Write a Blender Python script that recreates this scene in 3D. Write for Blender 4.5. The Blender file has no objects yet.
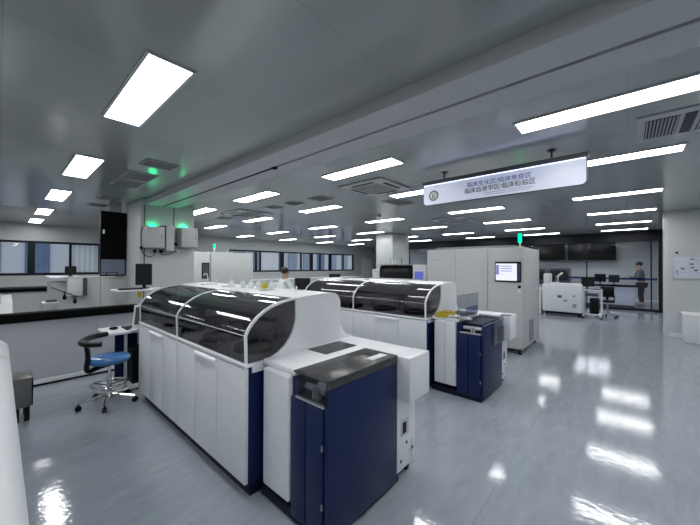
import bpy, bmesh, math, random
from mathutils import Vector, Matrix, Euler
R = math.radians
random.seed(7)
S = bpy.context.scene
C = S.collection

# ------------------------------------------------------------------ camera, world, exposure
cam_d = bpy.data.cameras.new('camera')
cam = bpy.data.objects.new('camera', cam_d); C.objects.link(cam)
cam_d.sensor_fit = 'HORIZONTAL'; cam_d.sensor_width = 36.0
cam_d.lens = 312.3 / 700.0 * 36.0
cam_d.clip_start = 0.02; cam_d.clip_end = 200
yaw, pitch, roll = R(41.65), R(0.521), R(0.241)
fw = Vector((math.cos(yaw)*math.cos(pitch), math.sin(yaw)*math.cos(pitch), math.sin(pitch)))
rt = Vector((math.sin(yaw), -math.cos(yaw), 0)); up = rt.cross(fw)
rt2 = rt*math.cos(roll) + up*math.sin(roll); up2 = up*math.cos(roll) - rt*math.sin(roll)
m = Matrix((rt2, up2, -fw)).transposed().to_4x4(); m.translation = Vector((0, 0, 1.6))
cam.matrix_world = m
S.camera = cam

w = bpy.data.worlds.new('world'); S.world = w; w.use_nodes = True
bg = w.node_tree.nodes['Background']
bg.inputs[0].default_value = (.70, .76, .84, 1); bg.inputs[1].default_value = 1.3
S.view_settings.view_transform = 'Standard'; S.view_settings.look = 'None'
S.view_settings.gamma = 1; S.view_settings.use_curve_mapping = False
S.view_settings.exposure = 0.56
LAMP = 13.0          # emission of the ceiling light diffusers
S.cycles.max_bounces = 10; S.cycles.transparent_max_bounces = 16
S.cycles.diffuse_bounces = 5; S.cycles.glossy_bounces = 5
S.cycles.sample_clamp_indirect = 4.0
S.cycles.caustics_reflective = False; S.cycles.caustics_refractive = False

CEIL = 2.87

# ------------------------------------------------------------------ materials
M = {}
def pmat(name, col, rough=.5, metal=0, spec=.5, noise=.04, scale=12, emit=None, es=0, bump=0):
    m = bpy.data.materials.new(name); m.use_nodes = True
    nt = m.node_tree; b = nt.nodes['Principled BSDF']
    b.inputs['Roughness'].default_value = rough; b.inputs['Metallic'].default_value = metal
    b.inputs['Specular IOR Level'].default_value = spec
    tc = nt.nodes.new('ShaderNodeTexCoord'); nz = nt.nodes.new('ShaderNodeTexNoise')
    nz.inputs['Scale'].default_value = scale; nz.inputs['Detail'].default_value = 3
    nt.links.new(tc.outputs['Object'], nz.inputs['Vector'])
    rp = nt.nodes.new('ShaderNodeMix'); rp.data_type = 'RGBA'
    rp.inputs['A'].default_value = tuple(c*(1-noise) for c in col)+(1,)
    rp.inputs['B'].default_value = tuple(min(1, c*(1+noise)) for c in col)+(1,)
    nt.links.new(nz.outputs['Fac'], rp.inputs['Factor'])
    nt.links.new(rp.outputs['Result'], b.inputs['Base Color'])
    if bump:
        bp = nt.nodes.new('ShaderNodeBump'); bp.inputs['Strength'].default_value = bump
        nt.links.new(nz.outputs['Fac'], bp.inputs['Height']); nt.links.new(bp.outputs[0], b.inputs['Normal'])
    if emit:
        b.inputs['Emission Color'].default_value = emit+(1,); b.inputs['Emission Strength'].default_value = es
    M[name] = m
    return m
pmat('white', (.72, .74, .78), .33)
pmat('white_top', (.78, .80, .84), .4)
pmat('pull_white', (.80, .82, .86), .3)
pmat('navy', (.0065, .016, .075), .38, spec=.3)
pmat('navy_dark', (.004, .007, .028), .5, spec=.25)
pmat('black', (.0035, .0035, .004), .42, spec=.18)
pmat('black_matte', (.003, .003, .0035), .7, spec=.06)
pmat('dark_grey', (.06, .065, .07), .45)
pmat('grey', (.30, .31, .33), .4)
pmat('light_grey', (.48, .49, .51), .38)
pmat('cabinet_grey', (.50, .51, .52), .36)
pmat('analyzer_grey', (.55, .57, .57), .4)
pmat('wall', (.52, .545, .545), .38, scale=2)
pmat('column_panel', (.50, .525, .53), .3, scale=2)
pmat('partition', (.44, .46, .50), .3, scale=2)
pmat('chrome', (.75, .75, .76), .12, metal=1)
pmat('bin_grey', (.13, .13, .13), .4)
pmat('steel', (.42, .43, .45), .3, metal=1)
pmat('blue_seat', (.045, .17, .42), .22)
pmat('yellow', (.55, .42, .02), .35)
pmat('vent', (.33, .345, .345), .5)
pmat('vent_slat', (.24, .25, .25), .5)
pmat('vent_dark', (.045, .045, .05), .6)
pmat('frame_dark', (.006, .008, .013), .4, spec=.25)
pmat('skin', (.45, .27, .19), .5)
pmat('hair', (.006, .005, .005), .5)
pmat('coat', (.70, .73, .76), .8, bump=.1)
pmat('scrub', (.09, .10, .12), .85, bump=.1)
pmat('trousers', (.02, .02, .03), .85)
pmat('shoe', (.25, .25, .25), .5)
pmat('tray_dark', (.012, .012, .014), .25, spec=.35)
pmat('lab_plastic', (.74, .77, .78), .25)
pmat('board', (.62, .68, .78), .15)
pmat('ink', (.25, .27, .33), .6)
pmat('ink_dark', (.02, .02, .03), .6)
pmat('red_mark', (.28, .03, .04), .5)
pmat('reflection_white', (.75, .77, .8), .8)
pmat('blue_label', (.05, .09, .40), .5)
pmat('facade', (.34, .34, .35), .7, noise=.1)
pmat('facade_dark', (.16, .18, .22), .6)
pmat('blue_panel', (.06, .09, .15), .5)

def emat(name, col, s):
    m = bpy.data.materials.new(name); m.use_nodes = True
    nt = m.node_tree; nt.nodes.clear()
    o = nt.nodes.new('ShaderNodeOutputMaterial'); e = nt.nodes.new('ShaderNodeEmission')
    e.inputs[0].default_value = col+(1,); e.inputs[1].default_value = s
    nt.links.new(e.outputs[0], o.inputs[0]); M[name] = m
emat('lamp', (.98, .99, .985), LAMP)
emat('green_led', (.0, 1.0, .32), 14)
emat('green_beacon', (.0, .75, .28), 1.6)
emat('screen_white', (.72, .75, .92), .85)
emat('screen_blue', (.10, .12, .42), .8)
emat('screen_text', (.20, .21, .42), .8)
emat('screen_side', (.03, .035, .06), .8)

def glass(name, tint, rough=.02, ior=1.45, gcol=(1, 1, 1)):
    m = bpy.data.materials.new(name); m.use_nodes = True
    nt = m.node_tree; nt.nodes.clear()
    o = nt.nodes.new('ShaderNodeOutputMaterial'); mx = nt.nodes.new('ShaderNodeMixShader')
    t = nt.nodes.new('ShaderNodeBsdfTransparent'); g = nt.nodes.new('ShaderNodeBsdfGlossy'); f = nt.nodes.new('ShaderNodeFresnel')
    t.inputs[0].default_value = tint+(1,); g.inputs['Roughness'].default_value = rough; g.inputs[0].default_value = gcol+(1,)
    f.inputs[0].default_value = ior
    # the inner side of a thin pane passes light straight through
    ge = nt.nodes.new('ShaderNodeNewGeometry'); mu = nt.nodes.new('ShaderNodeMath'); mu.operation = 'MULTIPLY_ADD'
    mu.inputs[1].default_value = -1; mu.inputs[2].default_value = 1; nt.links.new(ge.outputs['Backfacing'], mu.inputs[0])
    m2 = nt.nodes.new('ShaderNodeMath'); m2.operation = 'MULTIPLY'; nt.links.new(f.outputs[0], m2.inputs[0]); nt.links.new(mu.outputs[0], m2.inputs[1])
    nt.links.new(m2.outputs[0], mx.inputs[0]); nt.links.new(t.outputs[0], mx.inputs[1]); nt.links.new(g.outputs[0], mx.inputs[2])
    nt.links.new(mx.outputs[0], o.inputs[0]); M[name] = m
glass('smoked', (.56, .55, .565), .03, 1.4)
def mk_smoked_top():
    m = bpy.data.materials.new('smoked_top'); m.use_nodes = True
    nt = m.node_tree; b = nt.nodes['Principled BSDF']; o = nt.nodes['Material Output']
    b.inputs['Base Color'].default_value = (.065, .065, .068, 1); b.inputs['Roughness'].default_value = .22; b.inputs['Specular IOR Level'].default_value = .3
    t = nt.nodes.new('ShaderNodeBsdfTransparent'); mx = nt.nodes.new('ShaderNodeMixShader'); mx.inputs[0].default_value = .72
    nt.links.new(t.outputs[0], mx.inputs[1]); nt.links.new(b.outputs[0], mx.inputs[2]); nt.links.new(mx.outputs[0], o.inputs[0]); M['smoked_top'] = m
mk_smoked_top()
glass('clear_tint', (.72, .75, .77), .03)
glass('hanging_tint', (.66, .70, .80), .06)
glass('room_glass', (.86, .88, .92), .01, 1.4)
glass('window_glass', (.82, .85, .88), .01)
glass('blue_stripe', (.35, .38, .75), .2)

def mk_floor():
    m = bpy.data.materials.new('floor_vinyl'); m.use_nodes = True; nt = m.node_tree; b = nt.nodes['Principled BSDF']; L = nt.links.new
    tc = nt.nodes.new('ShaderNodeTexCoord'); mp = nt.nodes.new('ShaderNodeMapping'); mp.inputs['Scale'].default_value = (1.0, 4.0, 1)
    L(tc.outputs['Object'], mp.inputs[0])
    n1 = nt.nodes.new('ShaderNodeTexNoise'); n1.inputs['Scale'].default_value = 3.2; n1.inputs['Detail'].default_value = 8; n1.inputs['Roughness'].default_value = .7; n1.inputs['Distortion'].default_value = .6
    L(mp.outputs[0], n1.inputs['Vector'])
    cr = nt.nodes.new('ShaderNodeValToRGB'); L(n1.outputs['Fac'], cr.inputs[0])
    cr.color_ramp.elements[0].position = .35; cr.color_ramp.elements[0].color = (.275, .305, .35, 1)
    cr.color_ramp.elements[1].position = .68; cr.color_ramp.elements[1].color = (.335, .37, .42, 1)
    br = nt.nodes.new('ShaderNodeTexBrick'); br.inputs['Scale'].default_value = 1; br.inputs['Mortar Size'].default_value = .0025
    br.inputs['Brick Width'].default_value = 12; br.inputs['Row Height'].default_value = 2.0; br.offset = .37; br.inputs['Mortar Smooth'].default_value = .4
    m3 = nt.nodes.new('ShaderNodeMapping'); m3.inputs['Location'].default_value = (3, -.72, 0); L(tc.outputs['Object'], m3.inputs[0]); L(m3.outputs[0], br.inputs['Vector'])
    mx = nt.nodes.new('ShaderNodeMix'); mx.data_type = 'RGBA'; mx.inputs['B'].default_value = (.12, .14, .17, 1)
    ml = nt.nodes.new('ShaderNodeMath'); ml.operation = 'MULTIPLY'; ml.inputs[1].default_value = .45; L(br.outputs['Fac'], ml.inputs[0])
    L(ml.outputs[0], mx.inputs['Factor']); L(cr.outputs[0], mx.inputs['A']); L(mx.outputs['Result'], b.inputs['Base Color'])
    n2 = nt.nodes.new('ShaderNodeTexNoise'); n2.inputs['Scale'].default_value = 22; n2.inputs['Detail'].default_value = 3
    L(tc.outputs['Object'], n2.inputs['Vector'])
    bp = nt.nodes.new('ShaderNodeBump'); bp.inputs['Strength'].default_value = .16; bp.inputs['Distance'].default_value = .005
    L(n2.outputs['Fac'], bp.inputs['Height']); L(bp.outputs[0], b.inputs['Normal'])
    b.inputs['Roughness'].default_value = .07; b.inputs['Specular IOR Level'].default_value = .5
    M['floor'] = m
mk_floor()
def mk_ceiling(name, col, rough):
    m = bpy.data.materials.new(name); m.use_nodes = True; nt = m.node_tree; b = nt.nodes['Principled BSDF']; L = nt.links.new
    tc = nt.nodes.new('ShaderNodeTexCoord')
    br = nt.nodes.new('ShaderNodeTexBrick'); br.inputs['Scale'].default_value = 1; br.inputs['Mortar Size'].default_value = .002
    br.inputs['Brick Width'].default_value = 3.6; br.inputs['Row Height'].default_value = 1.18; br.offset = 0
    br.inputs['Color1'].default_value = tuple(c*.97 for c in col)+(1,); br.inputs['Color2'].default_value = tuple(c*1.03 for c in col)+(1,)
    br.inputs['Mortar'].default_value = tuple(c*.72 for c in col)+(1,)
    L(tc.outputs['Object'], br.inputs['Vector']); L(br.outputs['Color'], b.inputs['Base Color'])
    b.inputs['Roughness'].default_value = rough; b.inputs['Specular IOR Level'].default_value = .7; b.inputs['Metallic'].default_value = .25
    n2 = nt.nodes.new('ShaderNodeTexNoise'); n2.inputs['Scale'].default_value = .8
    L(tc.outputs['Object'], n2.inputs['Vector'])
    bp = nt.nodes.new('ShaderNodeBump'); bp.inputs['Strength'].default_value = .015; bp.inputs['Distance'].default_value = .01
    L(n2.outputs['Fac'], bp.inputs['Height']); L(bp.outputs[0], b.inputs['Normal'])
    M[name] = m
mk_ceiling('ceiling', (.40, .425, .42), .18)
pmat('beam', (.50, .51, .52), .4, scale=1.5)
def mk_blind():
    m = bpy.data.materials.new('blind'); m.use_nodes = True; nt = m.node_tree; nt.nodes.clear(); L = nt.links.new
    o = nt.nodes.new('ShaderNodeOutputMaterial'); mx = nt.nodes.new('ShaderNodeMixShader'); mx.inputs[0].default_value = .5
    d = nt.nodes.new('ShaderNodeBsdfDiffuse'); t = nt.nodes.new('ShaderNodeBsdfTranslucent')
    wv = nt.nodes.new('ShaderNodeTexWave'); wv.inputs['Scale'].default_value = 2.2; tc = nt.nodes.new('ShaderNodeTexCoord'); L(tc.outputs['Object'], wv.inputs['Vector'])
    cr = nt.nodes.new('ShaderNodeValToRGB'); L(wv.outputs['Fac'], cr.inputs[0])
    cr.color_ramp.elements[0].color = (.72, .76, .80, 1); cr.color_ramp.elements[1].color = (.90, .92, .94, 1)
    L(cr.outputs[0], d.inputs[0]); L(cr.outputs[0], t.inputs[0]); L(d.outputs[0], mx.inputs[1]); L(t.outputs[0], mx.inputs[2]); L(mx.outputs[0], o.inputs[0])
    M['blind'] = m
mk_blind()

# ------------------------------------------------------------------ mesh helpers
ORG = {}
class MB:
    def __init__(s, shift=(0, 0, 0), mat=None):
        s.bm = bmesh.new(); s.sh = Vector(shift); s.mx = mat
    def box(s, x0, x1, y0, y1, z0, z1, bev=0, seg=2, rot=None):
        b = bmesh.new()
        bmesh.ops.create_cube(b, size=1)
        c = Vector(((x0+x1)/2, (y0+y1)/2, (z0+z1)/2)); d = Vector((abs(x1-x0), abs(y1-y0), abs(z1-z0)))
        for v in b.verts: v.co = Vector((v.co.x*d.x, v.co.y*d.y, v.co.z*d.z))
        if bev: bmesh.ops.bevel(b, geom=b.edges[:], offset=min(bev, min(d)*.45), segments=seg, profile=.5, affect='EDGES')
        if rot:
            e = Euler(rot).to_matrix()
            for v in b.verts: v.co = e @ v.co
        for v in b.verts: v.co += c
        s.add(b); return s
    def add(s, b):
        me = bpy.data.meshes.new('t'); b.to_mesh(me); b.free(); s.bm.from_mesh(me); bpy.data.meshes.remove(me)
    def prism(s, pts, axis, a0, a1):
        # pts: 2D polygon; axis 'y': pts are (x,z); axis 'x': pts are (y,z); axis 'z': pts are (x,y)
        b = bmesh.new()
        def P(p, a):
            return {'y': (p[0], a, p[1]), 'x': (a, p[0], p[1]), 'z': (p[0], p[1], a)}[axis]
        v0 = [b.verts.new(P(p, a0)) for p in pts]; v1 = [b.verts.new(P(p, a1)) for p in pts]
        n = len(pts)
        b.faces.new(v0); b.faces.new(v1[::-1])
        for i in range(n): b.faces.new((v0[i], v1[i], v1[(i+1) % n], v0[(i+1) % n]))
        bmesh.ops.recalc_face_normals(b, faces=b.faces[:])
        s.add(b); return s
    def cyl(s, p0, p1, r, r1=None, n=16):
        p0, p1 = Vector(p0), Vector(p1); r1 = r if r1 is None else r1
        b = bmesh.new(); d = p1-p0
        bmesh.ops.create_cone(b, cap_ends=True, segments=n, radius1=r, radius2=r1, depth=d.length)
        q = Vector((0, 0, 1)).rotation_difference(d.normalized()).to_matrix()
        for v in b.verts: v.co = q @ v.co + (p0+p1)/2
        s.add(b); return s
    def ball(s, c, r, sc=(1, 1, 1), n=12):
        b = bmesh.new(); bmesh.ops.create_uvsphere(b, u_segments=n, v_segments=max(6, n*2//3), radius=r)
        for v in b.verts: v.co = Vector((v.co.x*sc[0], v.co.y*sc[1], v.co.z*sc[2])) + Vector(c)
        s.add(b); return s
    def tube(s, pts, r, n=8, flat=None, smooth=0):
        pts = [Vector(p) for p in pts]
        for _ in range(smooth):
            q = [pts[0]]
            for a, c in zip(pts[:-1], pts[1:]): q += [a*.75+c*.25, a*.25+c*.75]
            pts = q+[pts[-1]]
        b = bmesh.new(); rings = []
        t0 = (pts[1]-pts[0]).normalized(); u = t0.orthogonal().normalized()
        if abs(t0.z) < .9: u = t0.cross(Vector((0, 0, 1))).normalized()
        for i, p in enumerate(pts):
            t = (pts[min(i+1, len(pts)-1)]-pts[max(i-1, 0)]).normalized()
            u = (u - t*u.dot(t)).normalized(); v = t.cross(u)
            ru, rv = (r, r) if not flat else flat
            rings.append([b.verts.new(p + u*ru*math.cos(2*math.pi*k/n) + v*rv*math.sin(2*math.pi*k/n)) for k in range(n)])
        for a, c in zip(rings[:-1], rings[1:]):
            for k in range(n): b.faces.new((a[k], a[(k+1) % n], c[(k+1) % n], c[k]))
        b.faces.new(rings[0][::-1]); b.faces.new(rings[-1])
        bmesh.ops.recalc_face_normals(b, faces=b.faces[:])
        s.add(b); return s
    def lathe(s, c, prof, n=24):
        b = bmesh.new(); rings = []
        for r, z in prof:
            rings.append([b.verts.new((c[0]+r*math.cos(2*math.pi*k/n), c[1]+r*math.sin(2*math.pi*k/n), c[2]+z)) for k in range(n)])
        for a, d in zip(rings[:-1], rings[1:]):
            for k in range(n): b.faces.new((a[k], a[(k+1) % n], d[(k+1) % n], d[k]))
        b.faces.new(rings[0][::-1]); b.faces.new(rings[-1])
        bmesh.ops.recalc_face_normals(b, faces=b.faces[:])
        s.add(b); return s
    def build(s, name, mat, parent=None, label=None, ang=32):
        po = ORG[parent.name] if parent else Vector((0, 0, 0))
        if s.mx:
            for v in s.bm.verts: v.co = s.mx @ v.co
        org = Vector((0, 0, 0))
        if not parent:
            xs = [v.co.x for v in s.bm.verts]; ys = [v.co.y for v in s.bm.verts]; zs = [v.co.z for v in s.bm.verts]
        for v in s.bm.verts: v.co += s.sh - po
        me = bpy.data.meshes.new(name); s.bm.to_mesh(me); s.bm.free()
        for p in me.polygons: p.use_smooth = True
        me.set_sharp_from_angle(angle=R(ang))
        me.materials.append(M[mat])
        o = bpy.data.objects.new(name, me); C.objects.link(o)
        if parent: o.parent = parent
        ORG[o.name] = po
        if label: o['label'] = label
        return o
def thing(name, label, cat, loc=(0, 0, 0), group=None):
    o = bpy.data.objects.new(name, None); C.objects.link(o); o.location = loc; o.empty_display_size = .1
    o['label'] = label; o['category'] = cat
    if group: o['group'] = group
    ORG[o.name] = Vector(loc); return o
def tag(o, label, cat, group=None, kind=None):
    o['label'] = label; o['category'] = cat
    if group: o['group'] = group
    if kind: o['kind'] = kind
    return o
def struct(o): o['kind'] = 'structure'; return o
def arc(cx, cz, r, a0, a1, n=10): return [(cx+r*math.cos(R(a0+(a1-a0)*i/n)), cz+r*math.sin(R(a0+(a1-a0)*i/n))) for i in range(n+1)]
def copy_tree(o, parent=None):
    c = o.copy(); C.objects.link(c); c.parent = parent
    ORG[c.name] = ORG[o.name]
    for ch in list(o.children): copy_tree(ch, c)
    return c

# ------------------------------------------------------------------ the room
XL, XR, YF, YB = -3.5, 19.6, -4.5, 14.2
struct(MB().box(XL, XR+.2, YF, YB, -.1, 0).build('floor', 'floor'))
struct(MB().box(XL, XR+.2, YF, YB+.2, CEIL, CEIL+.12).build('ceiling', 'ceiling'))
struct(MB().box(XL-.15, XL, YF, YB+.2, 0, CEIL).build('wall_left', 'wall'))
struct(MB().box(XL, XR, YF-.15, YF, 0, CEIL).build('wall_front', 'wall'))
# back wall with a long band of windows
ZW0, ZW1 = 1.24, 2.34
wb = MB().box(XL, XR, YB, YB+.2, 0, ZW0).box(XL, XR, YB, YB+.2, ZW1, CEIL)
wb.box(2.4, 7.3, YB, YB+.2, ZW0, ZW1).box(16.35, XR, YB, YB+.2, ZW0, ZW1)
struct(wb.build('wall_back', 'wall'))
struct(MB().box(XR, XR+.15, YF, YB+.2, 0, CEIL).build('wall_far_right', 'wall'))
# right wall with rounded nose
nose = [(10.22, YF), (10.22, -.70)] + [(10.29-.07*math.cos(R(a)), -.70+.07*math.sin(R(a))) for a in (20, 45, 70, 90)] + [(10.62, -.63), (10.62, YF)]
struct(MB().prism(nose, 'z', 0, CEIL).build('wall_right', 'wall'))
struct(MB().box(10.62, 15.22, -1.14, -.99, 0, CEIL).build('wall_corridor', 'wall'))
struct(MB().box(10.2, 10.22, YF, -.72, 0, .09, .004).build('baseboard_right', 'white'))
struct(MB().box(10.62, 15.2, -.99, -.975, 0, .09).build('baseboard_corridor', 'white'))
struct(MB().box(XL, XR, YB-.015, YB, 0, .09).build('baseboard_back', 'white'))
# dropped ceiling beam with a shadow slit
bm_ = MB().box(1.9, 2.17, YF, 7.0, 2.77, CEIL).box(2.205, 2.46, YF, 7.0, 2.77, CEIL).box(2.17, 2.205, YF, 7.0, 2.83, CEIL)
struct(bm_.build('ceiling_beam', 'beam'))
struct(MB().box(2.172, 2.203, 3.2, 6.98, 2.768, 2.80).box(2.16, 2.215, 3.14, 3.2, 2.755, 2.80).build('trim_1', 'black_matte'))
# columns
def column(name, x0, x1, y0, y1, seam=None):
    o = struct(MB().box(x0, x1, y0, y1, 0, CEIL, .012).build(name, 'column_panel'))
    return o
column('column_near', 1.80, 2.80, 7.0, 8.0)
struct(MB().box(2.384, 2.400, 6.99, 7.0, 2.3, 2.83).box(1.86, 1.875, 6.985, 7.0, 0, 2.76).build('trim_2', 'dark_grey'))
column('column_far', 10.2, 11.4, 6.85, 7.65)

# windows in the back wall
def window(n, x0, x1, mull=(), blind=None, t=.045, tl=None, tr=None):
    tl = tl or t; tr = tr or t
    f = MB().box(x0, x1, YB-.01, YB+.09, ZW0, ZW0+.075).box(x0, x1, YB-.01, YB+.09, ZW1-.07, ZW1)
    f.box(x0, x0+tl, YB-.01, YB+.09, ZW0+.07, ZW1-.07).box(x1-tr, x1, YB-.01, YB+.09, ZW0+.07, ZW1-.07)
    for mx_ in mull: f.box(mx_-.04, mx_+.04, YB-.005, YB+.08, ZW0+.07, ZW1-.07)
    fr = struct(f.build('window_%d' % n, 'frame_dark'))
    MB().box(x0+tl, x1-tr, YB+.04, YB+.05, ZW0+.07, ZW1-.07).build('window_pane', 'window_glass', fr)
    if blind:
        MB().box(blind[0], blind[1], YB+.015, YB+.022, ZW0+.08, ZW1-.08).build('window_blind', 'blind', fr)
window(1, XL, -1.2); window(2, -1.2, .74, (-.2,), tl=.12, tr=.14); window(3, .74, 1.62, tl=.03, tr=.03); window(4, 1.62, 2.4, (), (1.65, 2.37), .03)
window(5, 7.3, 8.75, ()); window(6, 8.75, 10.42, (9.0,), (9.05, 10.12), tr=.16); window(7, 10.42, 12.5, (11.7,), tr=.10); window(8, 12.5, 14.1, (13.2,), tl=.10, tr=.12); window(9, 14.1, 16.35, (15.3,), tl=.08, tr=.08)
struct(MB().box(17.2, 18.3, YB-.05, YB, 0, 2.1).build('door_1', 'white'))

# outside: office buildings across the street
b1 = thing('office_building', 'pale office block with blue vertical glazing outside the left windows', 'building', (1, 21, 0))
MB().box(-14, 4.5, 21, 24, -3, 7).build('wall', 'facade', b1)
for k in range(10):
    x = -12+k*1.6
    MB().box(x, x+.85, 20.95, 21.02, -2, 6.5).build('glazing', 'blue_panel', b1)
b2 = thing('office_building', 'grey office block with dark glazing strips outside the right windows', 'building', (14, 20, 0))
MB().box(9, 34, 21, 24, -3, 7).build('wall', 'facade', b2)
for k in range(15):
    x = 9.5+k*1.6
    MB().box(x, x+.9, 20.95, 21.02, -2, 6.5).build('glazing', 'facade_dark' if k % 3 else 'blue_panel', b2)

# glass room along the far right
XG = 15.3
g = MB().box(XG, XG+.1, -.99, 9.2, 2.50, CEIL).box(XG, XG+.1, -.99, 9.2, 0, .09).box(XG-.02, XG+.12, -1.0, -.80, 0, CEIL)
for yy in (-.62, 1.2, 3.2, 5.2, 7.2, 9.17): g.box(XG+.03, XG+.07, yy-.02, yy+.02, .09, 2.5)
gw = struct(g.build('window_10', 'frame_dark'))
edges = [-.80, -.62, 1.2, 3.2, 5.2, 7.2, 9.17]
for a, b_ in zip(edges[:-1], edges[1:]):
    MB().box(XG+.045, XG+.057, a+.02, b_-.02, .09, 2.5).build('glass_pane', 'room_glass', gw)
    MB().box(XG+.038, XG+.044, a+.02, b_-.02, 1.11, 1.19).build('safety_stripe', 'blue_stripe', gw)
struct(MB().box(XG, XR, 9.2, 9.35, 0, CEIL).build('wall_glass_room', 'wall'))
struct(MB().box(XG+.1, XR, -1.14, -.99, 0, CEIL).build('wall_glass_room_end', 'column_panel'))
struct(MB().box(XR-.03, XR, -.99, 9.2, 0, .09).build('baseboard_glass_room', 'white'))

# ------------------------------------------------------------------ ceiling lights
def light(x, y, long_y=1.19, wid=.25, label='', group='', cat='ceiling light'):
    t = thing('ceiling_light', label, cat, (x, y, CEIL), group)
    f = MB()
    hx, hy = wid/2, long_y/2; e = .02
    f.box(x-hx-e, x+hx+e, y-hy-e, y-hy, CEIL-.012, CEIL).box(x-hx-e, x+hx+e, y+hy, y+hy+e, CEIL-.012, CEIL)
    f.box(x-hx-e, x-hx, y-hy, y+hy, CEIL-.012, CEIL).box(x+hx, x+hx+e, y-hy, y+hy, CEIL-.012, CEIL)
    f.build('frame', 'light_grey', t)
    MB().box(x-hx, x+hx, y-hy, y+hy, CEIL-.008, CEIL-.001).build('diffuser', 'lamp', t)
    return t
ordn = ['nearest', 'second', 'third', 'fourth', 'fifth', 'sixth']
for i, y in enumerate((2.73, 5.34, 7.85, 10.55, 12.95)):
    light(.71, y, label='%s ceiling light in the row left of the beam, counted from the camera' % ordn[i], group='ceiling lights left of the beam')
rows = {3.17: (.15, 2.66, 5.2, 7.6), 4.80: (.15, 2.62, 5.2, 7.75, 10.3), 7.2: (.17, 2.60, 5.13, 7.65, 10.2, 12.6),
        9.55: (.13, 2.57, 4.98, 7.45, 10.0, 12.65), 12.0: (.11, 2.66, 5.0, 7.4, 9.9, 12.55), 14.25: (.10, 2.56, 4.92, 7.9, 9.9, 12.2)}
rn = ['first', 'second', 'third', 'fourth', 'fifth', 'farthest']
cn = ['rightmost', 'second from right', 'third from right', 'fourth from right', 'fifth from right', 'leftmost']
for i, (x, ys) in enumerate(rows.items()):
    for j, y in enumerate(ys):
        light(x, y, label='ceiling light strip, %s in the %s row beyond the ceiling beam' % (cn[j], rn[i]), group='ceiling lights beyond the beam')
for j, (x, y) in enumerate(((16.8, 1.2), (16.8, 4.0), (18.3, 1.2), (18.3, 4.0), (16.8, 6.8), (15.85, .3), (15.85, 2.6), (15.85, 5.2))):  # the row close behind the glass is added to brighten the counter
    light(x, y, label='ceiling light inside the glass room, %s' % ['front row above the worker', 'front row in the middle', 'back row above the worker', 'back row in the middle', 'front row, far left', 'added fill close behind the glass, right', 'added fill close behind the glass, middle', 'added fill close behind the glass, left'][j], group='ceiling lights inside the glass room')
# same rows behind the camera, plus an unseen left row added as fill
OUT = [(.71, .1, 'directly above the camera'), (.71, -2.4, 'straight behind the camera'), (3.17, -2.4, 'outside right, first row past the beam'), (4.80, -2.4, 'outside right, second row past the beam'),
       (7.2, -2.4, 'outside right, third row past the beam'), (-1.75, -2.4, 'in an added fill row outside left, behind the camera'), (-1.75, .1, 'in an added fill row outside left, level with the camera'), (-1.75, 2.73, 'in an added fill row outside left, beside the nearest light in view'),
       (-1.75, 5.34, 'in an added fill row outside left, above the low partition'), (-1.75, 7.85, 'in an added fill row outside left, beyond the low partition'), (-1.75, 10.55, 'in an added fill row outside left, nearest the window wall')]
for x, y, nm in OUT:
    light(x, y, label='ceiling light '+nm, group='ceiling lights out of frame')

# vents
def cassette(x, y, s, label):
    t = thing('air_conditioner_cassette', label, 'air conditioner', (x, y, CEIL), 'ceiling air conditioner cassettes')
    h = s/2
    MB().box(x-h, x+h, y-h, y+h, CEIL-.03, CEIL, .012).build('panel', 'cabinet_grey', t)
    gmb = MB().box(x-h*.56, x+h*.56, y-h*.56, y+h*.56, CEIL-.042, CEIL-.03, .004)
    for k in range(9):
        yy = y-h*.5+k*h*.125
        gmb.box(x-h*.52, x+h*.52, yy-.006, yy+.006, CEIL-.047, CEIL-.042)
    gmb.build('grille', 'vent', t)
    for (a, b_, c, d) in ((-.5, .5, .72, .84), (-.5, .5, -.84, -.72)):
        MB().box(x+h*a, x+h*b_, y+h*c, y+h*d, CEIL-.036, CEIL-.028).build('slot', 'vent_dark', t)
        MB().box(x+h*c, x+h*d, y+h*a, y+h*b_, CEIL-.036, CEIL-.028).build('slot', 'vent_dark', t)
cassette(4.03, 3.05, .84, 'square ceiling air conditioner cassette left of the hanging sign')
cassette(4.05, 7.0, .9, 'square ceiling air conditioner cassette above the left tall cabinets')
cassette(8.3, 3.6, .9, 'square ceiling air conditioner cassette in front of the far column')
def vent(x, y, sx, sy, label, slats='y', g='small ceiling vents'):
    t = thing('ceiling_vent', label, 'vent', (x, y, CEIL), g)
    hx, hy = sx/2, sy/2
    MB().box(x-hx, x+hx, y-hy, y+hy, CEIL-.01, CEIL, .003).build('frame', 'vent', t)
    gm = MB()
    n = max(6, int((sy if slats == 'y' else sx)/.035))
    for k in range(n):
        if slats == 'y':
            yy = y-hy+.03+(sy-.06)*(k+.5)/n; gm.box(x-hx+.03, x+hx-.03, yy-.008, yy+.004, CEIL-.018, CEIL-.008, rot=(R(25), 0, 0))
        else:
            xx = x-hx+.03+(sx-.06)*(k+.5)/n; gm.box(xx-.008, xx+.004, y-hy+.03, y+hy-.03, CEIL-.018, CEIL-.008, rot=(0, R(25), 0))
    gm.build('slats', 'vent_slat', t)
vent(1.35, 4.45, .38, .32, 'grey slatted ceiling vent nearest the second left light')
vent(1.33, 5.25, .38, .5, 'grey slatted ceiling vent between the nearest and third vent left of the beam')
vent(1.33, 5.88, .38, .42, 'grey slatted ceiling vent, third from the camera left of the beam')
vent(1.40, 7.35, .38, .5, 'grey ceiling vent just above the black wall board')
vent(1.40, 8.45, .34, .3, 'small ceiling vent behind the black wall board')
vent(4.05, 4.36, .36, .36, 'square ceiling vent beside the nearer cassette')
vent(4.0, 5.1, .3, .34, 'square ceiling vent, second beyond the nearer cassette')
vent(4.0, 5.8, .3, .34, 'square ceiling vent, third beyond the nearer cassette')
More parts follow.
